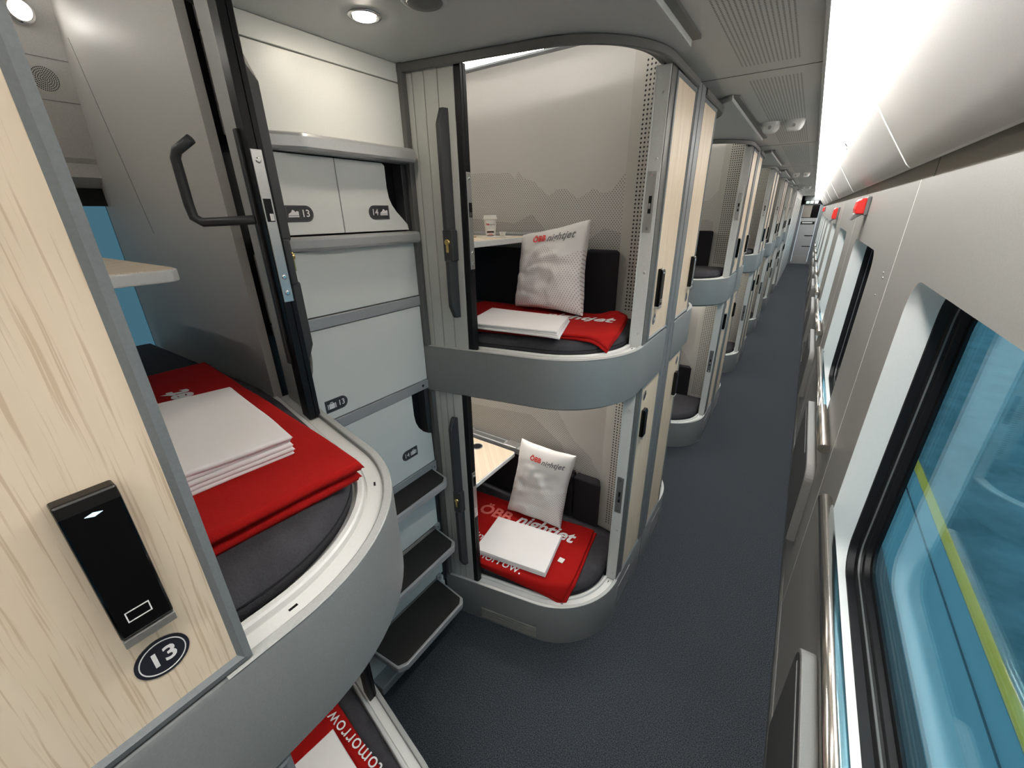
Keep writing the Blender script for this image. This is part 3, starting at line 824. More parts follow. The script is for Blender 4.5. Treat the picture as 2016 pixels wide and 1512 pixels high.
# ------------------------------------------------------------------ bedding
def mattress(lv, mir, label):
    mt = lv['mt']; zb = lv['z0'] - .018
    def ring(q):
        f = [p for p in outline(.072 + q, 1.60)[:-1] if p[0] > -1.10]
        return [(-2.0 + q, 1.165 + q), (-1.60, 1.165 + q), (-1.19, 1.165 + q)] + f + [(-.504 - q, 1.56), (-.504 - q, 1.70), (-.508 - q, 1.775 - q), (-.66, 1.795 - q), (-1.1, 1.80 - q), (-1.6, 1.80 - q), (-2.0 + q, 1.80 - q)]
    base = ring(0); n = len(base)
    rings = [[(p[0], p[1], z) for p in ring(q)] for q, z in ((.012, zb), (.0, zb + .012), (.0, zb + .030), (.004, mt - .022), (.016, mt - .009), (.04, mt - .003), (.09, mt))]
    mb = MB(); mb.add([v for R in rings for v in R], [(i * n + k, i * n + (k + 1) % n, (i + 1) * n + (k + 1) % n, (i + 1) * n + k) for i in range(len(rings) - 1) for k in range(n)], True)
    mb.f.append(tuple(range((len(rings) - 1) * n, len(rings) * n))); mb.smooth.append(True)
    mb.f.append(tuple(range(n))[::-1]); mb.smooth.append(False)
    o = thing('mattress', (-1.15, (mir - 1.47) if mir is not None else 1.47, zb), label, 'mattress', 'grey mattresses in the bunks')
    mb.build('cover', M['matt'], o, mirror=mir)
    seam = MB()
    path = [(base[i][0], base[i][1], zb + .030) for i in range(n)]
    seam.tube(path[2:26], .0016, 6); seam.build('piping', M['cushion'], o, mirror=mir)
    return o
mA = mattress(UP, None, 'grey mattress under the pillow in the upper open cabin'); mAl = mattress(LO, None, 'grey mattress in the lower open cabin under the printed blanket')
mattress(UP, S0, 'dark grey mattress in the upper cabin beside the camera'); mattress(LO, S0, 'dark grey mattress in the lowest cabin beside the camera')
for n in range(2, NST + 1):
    dup(mA, dy=PER * (n - 1), label=f'bare grey mattress of the upper open cabin in the {ORD[n]} stack')
    dup(mAl, dy=PER * (n - 1), label=f'bare grey mattress of the lower open cabin in the {ORD[n]} stack')

def lin(n, e=.06):
    """0..1 parameters, denser near both ends"""
    a = [e * k / 3 for k in range(3)] + [e + (1 - 2 * e) * k / n for k in range(n + 1)] + [1 - e * k / 3 for k in range(2, -1, -1)]
    return a
def slab(mb, C, z0, th, r, amp, seed, mir=None, drape=None, nu=22, nv=22, curl=0, lift=None, bulge=0.):
    """soft folded cloth layer over the quad C (p00,p10,p11,p01); returns its top-surface function"""
    C = [Vector(c) for c in C]
    Lu = ((C[1] - C[0]).length + (C[2] - C[3]).length) / 2; Lv = ((C[3] - C[0]).length + (C[2] - C[1]).length) / 2
    def xy(u, v):
        p = C[0] * (1 - u) * (1 - v) + C[1] * u * (1 - v) + C[2] * u * v + C[3] * (1 - u) * v
        w = noise.noise(Vector((p.x * 7 + seed, p.y * 7, seed * 2.1))) * amp * 1.2
        return p + Vector((w, -w * .7))
    def fz(u, v, s):
        du, dv = min(u, 1 - u) * Lu, min(v, 1 - v) * Lv
        e = min(du, dv); k = sqrt(max(0, 1 - (1 - min(1, e / r)) ** 2))
        p = xy(u, v); q = min(1, e / (.05))
        w = noise.noise(Vector((p.x * 9 + seed * 3.3, p.y * 9, seed))) * amp + noise.noise(Vector((p.x * 30 + seed, p.y * 30, seed))) * amp * .25
        z = z0 + th / 2 + s * th / 2 * k + w * (q if s > 0 else q * .0)
        if lift: z += lift(u, v)
        X, Y = p.x, p.y
        if drape is not None:
            yy = mir - Y if mir is not None else Y
            d, b = front_out(X, yy)
            d += drape
            if d > 0:
                # hangs down past the mattress edge
                k2 = .035
                z -= (d * d / (2 * k2) if d < k2 else d - k2 / 2) * .9
                if d > .02:
                    nn = (Vector((X, yy)) - b)
                    nn = nn.normalized() if nn.length > 1e-6 else Vector((0, 0))
                    if d - drape < 0: nn = -nn
                    X -= nn.x * (d - .02) * .62; yy -= nn.y * (d - .02) * .62
                    Y = mir - yy if mir is not None else yy
        return (X, Y, z)
    us, vs = lin(nu, min(.2, 2 * r / Lu)), lin(nv, min(.2, 2 * r / Lv))
    mb.grid(lambda u, v: fz(u, v, 1), us, vs); mb.grid(lambda u, v: fz(u, v, -1), us, vs, flip=True)
    return lambda u, v: fz(u, v, 1)
def merge(o, d=.0002):
    bm = bmesh.new(); bm.from_mesh(o.data); bmesh.ops.remove_doubles(bm, verts=bm.verts, dist=d)
    bmesh.ops.recalc_face_normals(bm, faces=bm.faces); bm.to_mesh(o.data); bm.free(); return o
def centre(C): return (sum(c[0] for c in C) / 4, sum(c[1] for c in C) / 4)
def blanket(label, C, z0, layers, mir, drape=.075, amp=.004, seed=1, lift=None):
    c = centre(C); t = thing('blanket', (c[0], c[1], z0), label, 'blanket', 'folded red blankets'); mb = MB(); top = None
    for k, (off, th) in enumerate(layers):
        CC = [(p[0] + off[i][0], p[1] + off[i][1]) for i, p in enumerate(C)]
        top = slab(mb, CC, z0, th, th * .5, amp, seed + k * 1.7, mir, drape, lift=lift); z0 += th * .93
    merge(mb.build('fleece', M['red'], t, fixn=False))
    return t, top
def sheet(label, C, z0, n, th, mir, seed=3, drape=None, amp=.003, lift=None, skew=.006):
    c = centre(C); t = thing('folded_sheet', (c[0], c[1], z0), label, 'bed sheet', 'folded white sheets'); mb = MB()
    for k in range(n):
        CC = []
        for i, p in enumerate(C):
            v = Vector((p[0] - c[0], p[1] - c[1])).normalized()
            s = skew * (noise.noise(Vector((seed * 5 + k * 3.1, i * 1.7, .3))) - .1 * k)
            CC.append((p[0] + v.x * s, p[1] + v.y * s))
        slab(mb, CC, z0, th, th * .55, amp * (1 if k == n - 1 else .3), seed + k * .4, mir, drape, lift=lift, nu=18, nv=16); z0 += th * .94
    merge(mb.build('cotton', M['sheet'], t, fixn=False))
    return t
Z4 = [(0, 0)] * 4
# ---- upper open cabin
C = [(-1.30, 1.160), (-.486, 1.345), (-.548, 1.67), (-1.30, 1.66)]
def lift14(u, v): return .028 * math.exp(-((u - .93) / .07) ** 2 - ((v - .95) / .16) ** 2)
bk14, top14 = blanket('folded red blanket under pillow and sheet in the upper open cabin, corner hanging over', C, UP['mt'] - .003, [(Z4, .011), ([(.01, .004), (-.004, .006), (-.003, -.006), (0, 0)], .012)], None, .085, .004, 1.3, lift14)
def on_top(top, u0, v0, du, dv):
    """text (a along u, b along v) laid on a cloth"""
    def fn(a, b):
        p = top(min(.999, max(.001, u0 + a * du[0] + b * dv[0])), min(.999, max(.001, v0 + a * du[1] + b * dv[1]))); return (p[0], p[1], p[2] + .0016)
    return fn
def blanket_print(par, top, s, size, u0, v0, Lu, Lv, mat, rot=False, **k):
    mb = MB(); sg = -1 if rot else 1
    addtext(mb, s, size, on_top(top, u0, v0, (sg / Lu, 0), (0, sg / Lv)), **k)
    # subdivide so that the print follows the folds
    o = mb.build('printed_text', M[mat], par, fixn=False)
    return o
blanket_print(bk14, top14, 'nightjet', .105, .745, .70, .82, .40, 'printw', shear=.25, bold=.003)
sheet('flat folded white sheet on the red blanket in the upper open cabin', [(-1.03, 1.188), (-.652, 1.245), (-.725, 1.480), (-1.10, 1.455)], UP['mt'] + .018, 3, .0085, None, 3.1, .065, .004, None, .02)
# ---- lower open cabin
C = [(-1.42, 1.16), (-.575, 1.185), (-.640, 1.690), (-1.42, 1.66)]
def bend(u, v): return .0
C = [(-1.42, 1.135), (-.568, 1.218), (-.632, 1.70), (-1.42, 1.62)]
bkl, topl = blanket('red blanket with white printed letters in the lower open cabin under a folded sheet', C, LO['mt'] - .003, [([(0, 0), (.014, -.002), (.012, .0), (0, 0)], .010), (Z4, .012)], None, .085, .004, 4.2)
blanket_print(bkl, topl, 'ÖBB', .105, .315, .735, .82, .48, 'printp', bold=.003)
blanket_print(bkl, topl, 'nightjet', .112, .685, .765, .82, .48, 'printw', shear=.25, bold=.003)
blanket_print(bkl, topl, 'Arrive in', .07, .225, .33, .82, .48, 'printw')
blanket_print(bkl, topl, 'tomorrow.', .07, .525, .115, .82, .48, 'printw')
sheet('folded white sheet on the printed red blanket in the lower open cabin', [(-1.085, 1.212), (-.700, 1.275), (-.750, 1.545), (-1.118, 1.478)], LO['mt'] + .018, 4, .007, None, 7.7, None, .003)
o = MB().box(-.70, -.672, 1.395, 1.425, LO['mt'] + .0205, LO['mt'] + .0225).build('care_label', M['paper'], bkl)
# ---- upper cabin beside the camera (facing away)
C = [(-.535, -.02), (-.555, .385), (-1.345, .445), (-1.33, -.02)]
C = [(-1.39, -.03), (-.580, -.03), (-.552, .352), (-1.39, .440)]
b13, top13 = blanket('thick folded red blanket under a white sheet in the upper cabin beside the camera', C, UP['mt'] - .003, [([(0, 0), (-.004, 0), (-.006, -.004), (0, 0)], .019), ([(0, 0), (-.016, 0), (-.012, -.008), (0, 0)], .008), (Z4, .017)], S0, .055, .004, 9.1)
blanket_print(b13, top13, 'nightjet', .08, .40, .715, .815, .44, 'printw', True, shear=.25, bold=.003)
sheet('thick folded white sheet in the upper cabin beside the camera', [(-1.06, .09), (-.690, .125), (-.672, .300), (-1.01, .352)], UP['mt'] + .036, 5, .0085, S0, 11.3, None, .004, None, .008)
# ---- lower cabin beside the camera
C = [(-1.115, -.03), (-.48, -.03), (-.55, .33), (-1.085, .405)]
b13l, top13l = blanket('red blanket with the white word tomorrow in the lowest cabin beside the camera', C, LO['mt'] - .003, [([(0, 0), (.006, 0), (.008, .004), (0, 0)], .010), (Z4, .012)], S0, .085, .003, 5.5)
# lettering reads towards the stairs
du, dv_ = Vector((-1, 0)), None
def low_print(s, size, x, y, ang):
    mb = MB(); ca, sa = cos(ang), sin(ang)
    def fn(a, b):
        X, Y = x + a * ca - b * sa, y + a * sa + b * ca
        return (X, Y, LO['mt'] + .0225)
    addtext(mb, s, size, fn, spacing=1.05); return mb.build('printed_text', M['printw'], b13l, fixn=False)
low_print('tomorrow.', .062, -.905, .355, pi - .035)
sheet('folded white sheet corner in the lowest cabin beside the camera', [(-1.00, .05), (-.62, .02), (-.62, .285), (-.975, .338)], LO['mt'] + .020, 4, .007, S0, 2.2, None, .003)

# ---- pillows
def pillow(label, BL, BR, TL, TR, T, seed, z_group):
    """stands on its lower edge; corners given"""
    BL, BR, TL, TR = map(Vector, (BL, BR, TL, TR))
    N = ((BR - BL).cross(TL - BL)).normalized()
    W, H = (BR - BL).length, (TL - BL).length
    base = (BL + BR) / 2
    t = thing('pillow', tuple(base), label, 'pillow', z_group)
    def surf(u, v, s):
        uu = u * 2 - 1; vv = v * 2 - 1
        pu = .5 + (uu * (1 - .075 * (1 - vv * vv) + .02 * noise.noise(Vector((vv * 2, seed, 1))))) / 2; pv = .5 + (vv * (1 - .055 * (1 - uu * uu) + .02 * noise.noise(Vector((uu * 2.2, seed, 4))))) / 2
        p = BL * (1 - pu) * (1 - pv) + BR * pu * (1 - pv) + TL * (1 - pu) * pv + TR * pu * pv
        k = max(0, (1 - uu ** 2)) ** .5 * max(0, (1 - vv ** 2)) ** .5
        k = k ** .62
        w = noise.noise(Vector((u * 3.0 + seed, v * 3.4, seed * 1.3 + s))) * .30 + noise.noise(Vector((u * 5 + v * 3 + seed, v * 9 - u * 3, seed))) * .17
        w2 = noise.noise(Vector((u * 9 + seed, v * 7 + u * 4, seed + 2))) * .10
        w -= .13 * math.exp(-((v - .50 + .05 * sin(5 * u + seed)) / .035) ** 2) + .10 * math.exp(-((v - .16 - .06 * sin(4 * u + seed)) / .04) ** 2)
        q = 1 - .75 * min(1, max(0, (v - .62) / .14))
        return tuple(p + N * s * T / 2 * k * (1 + (w + w2) * q))
    g = [k / 70 for k in range(71)]
    g = [.5 - .5 * cos(pi * x) for x in g]
    mb = MB(); mb.grid(lambda u, v: surf(u, v, 1), g, g, uvfn=lambda u, v: (u * W, v * H)); mb.grid(lambda u, v: surf(u, v, -1), g, g, flip=True, uvfn=lambda u, v: (u * W, v * H))
    bm_o = mb.build('pillowcase', M['pillow'], t, fixn=False); merge(bm_o, .00005)
    def txt(s, size, a0, v0, mat, **k):
        m2 = MB()
        addtext(m2, s, size, lambda a, b: tuple(Vector(surf(a0 + a / W, v0 + b / H, 1)) + N * .0055), **k)
        m2.build('printed_text', M[mat], t, fixn=False)
    txt('ÖBB', .036, .385, .845, 'printr', bold=.0014, shear=.0)
    txt('nightjet', .041, .70, .838, 'printg', bold=.001, shear=.25, spacing=1.06)
    return t
pillow('white pillow with red and grey print leaning in the upper open cabin behind the sheet', (-1.058, 1.585, UP['mt'] + .030), (-.708, 1.560, UP['mt'] + .028), (-1.092, 1.705, 1.808), (-.752, 1.690, 1.874), .135, 2.0, 'white pillows')
pillow('white pillow with red and grey print leaning in the lower open cabin', (-1.130, 1.585, LO['mt'] + .018), (-.795, 1.610, LO['mt'] + .018), (-1.115, 1.72, .715), (-.772, 1.72, .715), .125, 6.0, 'white pillows')

# ---- things on the table of the upper open cabin
TZ = 1.8052
def tt_(o): return o
cup = thing('paper_cup', (-1.247, 1.66, TZ), 'cream paper cup with lid and red print on the upper table', 'cup')
H_ = .076
MB().lathe((-1.247, 1.66, TZ), [(.022, 0), (.0225, .002), (.0305, H_), (.030, H_)], 32).build('cup_body', M['paper'], cup)
MB().lathe((-1.247, 1.66, TZ + H_), [(.0325, -.004), (.0335, .003), (.031, .004), (.0305, .014), (.028, .016), (.010, .015)], 32).build('lid', M['paper'], cup)
def cyl_print(s, size, a0, z, mat, **k):
    mb = MB()
    def fn(a, b):
        r = .0228 + .0078 * (z + b) / H_ + .0005
        th = -pi / 2 + .72 + a0 / r + a / r
        return (-1.247 + r * cos(th), 1.66 + r * sin(th), TZ + z + b)
    addtext(mb, s, size, fn, **k); mb.build('printed_text', M[mat], cup, fixn=False)
cyl_print('ÖBB', .0095, -.016, .052, 'printr', bold=.0004); cyl_print('nightjet', .0095, .008, .052, 'printg', shear=.25)
cyl_print('only thing', .006, .010, .060, 'printg') if False else None
jar = thing('spread_jar', (-1.203, 1.60, TZ + .004), 'tiny glass jar of brown spread with white lid in front of the paper cup', 'jar')
c = (-1.203, 1.60, TZ + .004)
MB().lathe(c, [(.015, 0), (.0165, .002), (.0165, .019), (.014, .022)], 24).build('glass_body', M['choc'], jar)
MB().lathe(c, [(.0166, .003), (.0168, .0034), (.0168, .013), (.0166, .0134)], 24).build('paper_label', M['paper'], jar)
mb = MB()
def jfn(a, b):
    th = -pi / 2 + .70 + a / .0171; return (c[0] + .0171 * cos(th), c[1] + .0171 * sin(th), c[2] + .008 + b)
addtext(mb, 'nutella', .008, jfn, bold=.0003); mb.build('label_text', M['printr'], jar, fixn=False)
MB().lathe((c[0], c[1], c[2] + .0215), [(.015, 0), (.015, .007), (.014, .008)], 24).build('lid', M['paper'], jar)
tray = thing('serving_tray', (-1.18, 1.59, TZ), 'small white tray under the spread jar on the upper table', 'tray')
MB().prism(round_poly([(-1.27, 1.545), (-1.090, 1.560), (-1.095, 1.625), (-1.26, 1.622)], .012), TZ, TZ + .0035).build('tray_body', M['paper'], tray, bevel=.001)
cr = thing('creamer_cup', (-1.135, 1.600, TZ + .0037), 'tiny white creamer cup beside the spread jar', 'cup')
MB().lathe((-1.135, 1.600, TZ + .0037), [(.011, 0), (.014, .016), (.016, .0165), (.016, .018)], 20).build('creamer_body', M['paper'], cr)
bo = thing('juice_bottle', (-1.405, 1.62, TZ), 'orange juice bottle half hidden by the black door edge', 'bottle')
MB().lathe((-1.405, 1.62, TZ), [(.024, 0), (.026, .004), (.026, .045), (.012, .062), (.012, .070)], 24).build('bottle_body', M['orange'], bo)
MB().lathe((-1.405, 1.62, TZ + .070), [(.0135, 0), (.0135, .012)], 18).build('cap', M['paper'], bo)
nk = thing('paper_napkin', (-1.31, 1.50, TZ), 'brown folded paper napkin lying at the table edge by the black door', 'napkin')
MB().prism([(-1.42, 1.46), (-1.32, 1.48), (-1.23, 1.53), (-1.33, 1.56)], TZ, TZ + .005).build('fold', M['kraft'], nk, bevel=.001)
MB().prism([(-1.41, 1.475), (-1.33, 1.49), (-1.26, 1.53), (-1.34, 1.55)], TZ + .005, TZ + .009).build('fold', M['kraft'], nk, bevel=.001)

# ------------------------------------------------------------------ fittings of the outer wall seen in the upper cabin beside the camera
def lean(z): return -1.975 + (z - 2.085) * (.115 / .515)
sp = thing('loudspeaker', (lean(2.283), .437, 2.283), 'round perforated speaker grille high in the cabin beside the camera', 'speaker')
dirv = Vector((.515, 0, -.115)).normalized(); upv = Vector((.115, 0, .515)).normalized(); rt = Vector((0, 1, 0))
P0 = Vector((lean(2.283), .437, 2.283))
mb = MB(); hs = 0
for ring_ in range(7):
    for k in range(max(1, ring_ * 7)):
        a = 2 * pi * k / max(1, ring_ * 7); q = P0 + (rt * cos(a) + upv * sin(a)) * .0048 * ring_ + dirv * .0012
        o = mb.add([q + (rt * cos(b) + upv * sin(b)) * .0016 for b in [pi * j / 3 for j in range(6)]], [(0, 1, 2, 3, 4, 5)])
mb.build('grille_holes', M['black'], sp, fixn=False)
mb = MB(); mb.add([P0 + (rt * cos(2 * pi * k / 30) + upv * sin(2 * pi * k / 30)) * .036 + dirv * .0008 for k in range(30)], [tuple(range(30))]); mb.build('grille_face', M['inner'], sp, fixn=False)
mb = MB()
for z in (2.334, 2.231): mb.obox((lean(z) + .0002, .30, z), (0, .30, 0), (.0012, 0, 0), (0, 0, .0015))
struct(mb.build('trim_1', M['track']))
rl = thing('reading_light', (-1.885, .425, 2.43), 'small bright reading light at the top of the cabin beside the camera', 'light')
MB().lathe((-1.883, .425, 2.425), [(.030, 0), (.030, .010), (.026, .013)], 24, 'x').build('lamp_ring', M['chrome'], rl)
MB().lathe((-1.869, .425, 2.425), [(.022, 0), (.022, .003), (.014, .006)], 24, 'x').build('lens', M['spot2'], rl)
struct(MB().box(-2.034, -2.026, -1.4, 20.0, 1.945, 2.0).build('trim_2', M['blind'])) 
o = MB().box(-2.06, -2.05, -1.4, 20.0, 1.34, 1.96).build('window_20', M['glass2']); struct(o)

# ------------------------------------------------------------------ floor, ceilings, hull
struct(MB().box(-2.1, .30, -1.5, 20.3, -.03, 0).build('floor', M['carpet']))
mb = MB()
mb.box(-.52, -.068, -1.4, 20.2, 2.360, 2.372)
ce = struct(mb.build('ceiling', M['ceil']))
for k in range(-1, 8):
    y = 1.99 + PER * k
    a, b = y + .10, y + PER - .10
    if k < 0: a = -.9
    mb = MB(); mb.grid(lambda u, v: (-.310 + u * .177, a + v * (b - a), 2.3595), [0, 1], [0, 1], False, uvfn=lambda u, v: (u * .177, v * (b - a)), flip=True)
    mb.build('slot_grille', M['gr'], ce, fixn=False)
    MB().box(-.52, -.068, y - .0012, y + .0012, 2.3585, 2.3602).build('panel_joint', M['track'], ce)
struct(MB().box(-.074, -.064, -1.4, 20.2, 2.335 + .008, 2.374).build('trim_3', M['lip']))
# niche ceilings dropped a little below the corridor ceiling
for n in range(0, NST + 1):
    dy = PER * n
    yA, yB = .13 + dy, 1.50 + dy
    pa = [(p[0], p[1] + dy) for p in outline(.035) if p[1] < 1.47]
    pb = [(p[0], S0 - p[1] + dy + (0 if n == 0 else .03)) for p in outline(.035) if p[1] < 1.47]
    poly = pa + [(-.425, yB + .03), (-.392, yB + .012), (-.385, yB - .006), (-.385, yA)] + pb[::-1]
    o = struct(MB().prism(poly, 2.3355, 2.3575).build('ceiling', M['nook'], bevel=.002))
    MB().prism([(-.3845, yA + .02), (-.362, yA + .04), (-.362, yB), (-.3845, yB)], 2.350, 2.3598).build('painted_shade_strip', M['track'], o)  # solid dark strip painting the shaded gap beside the dropped panel
# roof hull and far side, so that no stray daylight gets in
struct(MB().box(-2.2, .75, -1.6, 20.6, 2.62, 2.68).build('ceiling', M['ceil']))
struct(MB().box(-2.2, .6, -1.6, -1.45, -.05, 2.66).build('wall_back', M['wall']))
struct(MB().box(-.50, -.455, -1.45, -.40, 0, 2.62).build('wall_near', M['wall']))

# ------------------------------------------------------------------ lamps in the niche ceiling
for n in range(0, NST):
    dy = PER * n
    d = thing('downlight', (-.966, .82 + dy, 2.3355), 'round recessed downlight glowing in the ceiling above the steps' if n == 0 else f'round recessed downlight over the stair niche before the {ORD[n + 1]} open stack', 'light', 'niche downlights')
    mb = MB(); rr = [(.038, 0), (.038, -.003), (.030, -.004), (.027, .004)]
    mb.lathe((-.966, .82 + dy, 2.3355), rr, 30); mb.build('bezel', M['chrome'], d)
    MB().lathe((-.966, .82 + dy, 2.3325), [(.026, .002), (.026, -.0022), (.018, -.004), (.006, -.005)], 26).build('lens', M['spot'], d)
sd = thing('smoke_detector', (-.80, .855, 2.3355), 'dark round detector in the ceiling cut by the top edge of the picture', 'detector')
MB().lathe((-.795, .845, 2.3355), [(.050, 0), (.050, -.004), (.042, -.007)], 30).build('ring', M['rail'], sd)
MB().lathe((-.795, .845, 2.3285), [(.040, 0), (.036, -.003), (.015, -.005)], 30).build('dome', M['greyp'], sd)
# corridor light cove
cl = thing('cove_light', (-.03, 9.4, 2.38), 'long bright white light strip running along the ceiling edge', 'light')
mb = MB(); mb.add([(-.063, -1.4, 2.357), (-.063, 20.1, 2.357), (.004, 20.1, 2.425), (.004, -1.4, 2.425)], [(0, 1, 2, 3)])
mb.add([(-.063, -1.4, 2.362), (-.063, 20.1, 2.362), (.004, 20.1, 2.43), (.004, -1.4, 2.43)], [(3, 2, 1, 0)])
mb.build('diffuser', M['led'], cl, fixn=False)
MB().box(-.064, .01, -1.4, 20.1, 2.44, 2.45).build('light_tray', M['alu'], cl)

# ------------------------------------------------------------------ luggage rack along the window side
rp = [(.0, 2.418), (.062, 2.312), (.139, 2.190), (.204, 2.093), (.238, 2.043), (.250, 2.032), (.262, 2.031), (.268, 2.040), (.24, 2.085), (.075, 2.33), (.016, 2.425)]
seams = [-1.4, -.52, 2.13, 4.78, 7.43, 10.08, 12.73, 15.38, 18.03, 20.1]
gorder = ['nearest, overhead', 'second', 'third', 'fourth', 'fifth', 'sixth', 'seventh', 'eighth']
for k, (a, b) in enumerate(zip(seams[1:-1], seams[2:])):
    r_ = thing('luggage_rack', (.13, (a + b) / 2, 2.03), ('large pale luggage rack flap at the upper right corner, nearest of the row' if k == 0 else f'sloping pale luggage rack flap, {gorder[k]} along the corridor counted from the nearest'), 'luggage rack', 'luggage rack flaps')
    MB().prism(rp, a + .004, b - .004, 'y').build('flap', M['rack'], r_, auto=.5)
    if k > 0:
        yl = 3.55 + 2.65 * (k - 1)
        n_ = Vector((-.377, 0, -.247)).normalized(); q = Vector((.088, yl, 2.268)) + n_ * .001; u_ = Vector((.247, 0, -.377)).normalized()
        lb = MB().obox(q - Vector((0, .014, 0)) - u_ * .014, Vector((0, .028, 0)), u_ * .028, n_ * .008).build('latch', M['chrome'], r_, bevel=.003)
        MB().obox(q - Vector((0, .006, 0)) + u_ * .008 + n_ * .006, Vector((0, .012, 0)), u_ * .022, n_ * .006).build('latch_tab', M['chrome'], lb, bevel=.002)
for k, y in enumerate(seams[1:-1]):
    o = MB().prism([(p[0] - .002, p[1] - .002) for p in rp], y - .0015, y + .0025, 'y').build('trim_%d' % (4 + k), M['sill']); struct(o)
# near continuation behind the camera
struct(MB().prism(rp, -1.4, -.524, 'y').build('trim_14', M['rack']))
# taupe recess between rack and wall
mb = MB().box(.285, .30, -1.4, 20.1, 1.97, 2.12).box(.262, .30, -1.4, 20.1, 2.12, 2.13)
struct(mb.build('trim_15', M['recess']))

# ------------------------------------------------------------------ window side wall
W = .272; ZS, ZT = .735, 1.720; WR = .10
wins = []; y = .41
k = -1
while True:
    a = .41 + PER * k; b = a + 1.19
    if b > 19.6: break
    wins.append((max(a, -1.39), b)); k += 1
def rrect(y0, y1, z0, z1, r, seg=8):
    pts = []
    for cy, cz, a0 in ((y1 - r, z1 - r, 0), (y0 + r, z1 - r, pi / 2), (y0 + r, z0 + r, pi), (y1 - r, z0 + r, 3 * pi / 2)):
        for j in range(seg + 1):
            a = a0 + pi / 2 * j / seg; pts.append((cy + r * cos(a), cz + r * sin(a)))
    return pts
mb = MB()
def wq(y0, y1, z0, z1): mb.add([(W, y0, z0), (W, y1, z0), (W, y1, z1), (W, y0, z1)], [(3, 2, 1, 0)])
wq(-1.4, 20.1, 0, ZS); wq(-1.4, 20.1, ZT, 1.985)
mb.add([(W, -1.4, 1.985), (W, 20.1, 1.985), (.30, 20.1, 1.985), (.30, -1.4, 1.985)], [(3, 2, 1, 0)])
e = -1.4
for a, b in wins:
    wq(e, a, ZS, ZT); e = b
    for cy, cz, sy, sz in ((a, ZS, 1, 1), (b, ZS, -1, 1), (b, ZT, -1, -1), (a, ZT, 1, -1)):
        c_ = (cy + sy * WR, cz + sz * WR)
        arc = [(W, c_[0] - sy * WR * cos(pi / 2 * j / 8), c_[1] - sz * WR * sin(pi / 2 * j / 8)) for j in range(9)]
        mb.add([(W, cy, cz)] + arc, [(0, j + 1, j + 2) if sy * sz > 0 else (0, j + 2, j + 1) for j in range(8)])
wq(e, 20.1, ZS, ZT)
struct(mb.build('wall_right', M['wall'], fixn=False))
struct(MB().box(.46, .52, -1.4, 20.1, 1.80, 2.66).box(.46, .52, -1.4, 20.1, -.05, .60).build('wall_right_outer', M['track']))
for j, (a, b) in enumerate(wins):
    def loop(mb_, levels):
        L = [[(x, p[0], p[1]) for p in rrect(a - g, b + g, ZS - g, ZT + g, WR + g * .5)] for x, g in levels]
        n = len(L[0]); o = mb_.add([v for R in L for v in R], [])
        for i in range(len(L) - 1):
            for k_ in range(n):
                mb_.f.append((o + i * n + k_, o + i * n + (k_ + 1) % n, o + (i + 1) * n + (k_ + 1) % n, o + (i + 1) * n + k_)); mb_.smooth.append(True)
        return n
    m1 = MB(); loop(m1, [(W, 0), (W + .004, -.002), (.344, -.006)]); wo = struct(m1.build('window_%d' % (j + 1), M['white'], fixn=False))
    m2 = MB(); loop(m2, [(.344, -.006), (.346, -.010), (.366, -.012), (.372, -.022), (.384, -.024), (.388, -.032), (.402, -.034), (.404, -.05), (.412, -.05)]); m2.build('gasket', M['black'], wo, auto=.6, fixn=False)
    m3 = MB(); loop(m3, [(.3735, -.0225), (.3825, -.0235)]); m3.build('gasket_bead', M['greyp'], wo, fixn=False)
    m4 = MB(); R = rrect(a + .03, b - .03, ZS + .03, ZT - .03, WR)
    m4.prism(R, .405, .409, 'x'); m4.build('pane', M['glass'], wo)
# panel joints of the wall
for j in range(9):
    y = 1.99 + PER * (j - 1)
    struct(MB().box(W - .0006, W + .002, y - .002, y + .002, .0, 1.985).build('trim_%d' % (20 + j), M['white']))
    struct(MB().box(.2835, .286, y - .10 - .0015, y - .10 + .0015, 1.985, 2.12).build('trim_%d' % (30 + j), M['track']))
struct(MB().prism([(.262, 0), (.262, .045), (.268, .055), (.276, .055), (.276, 0)], -1.4, 20.1, 'y').build('baseboard_right', M['track']))
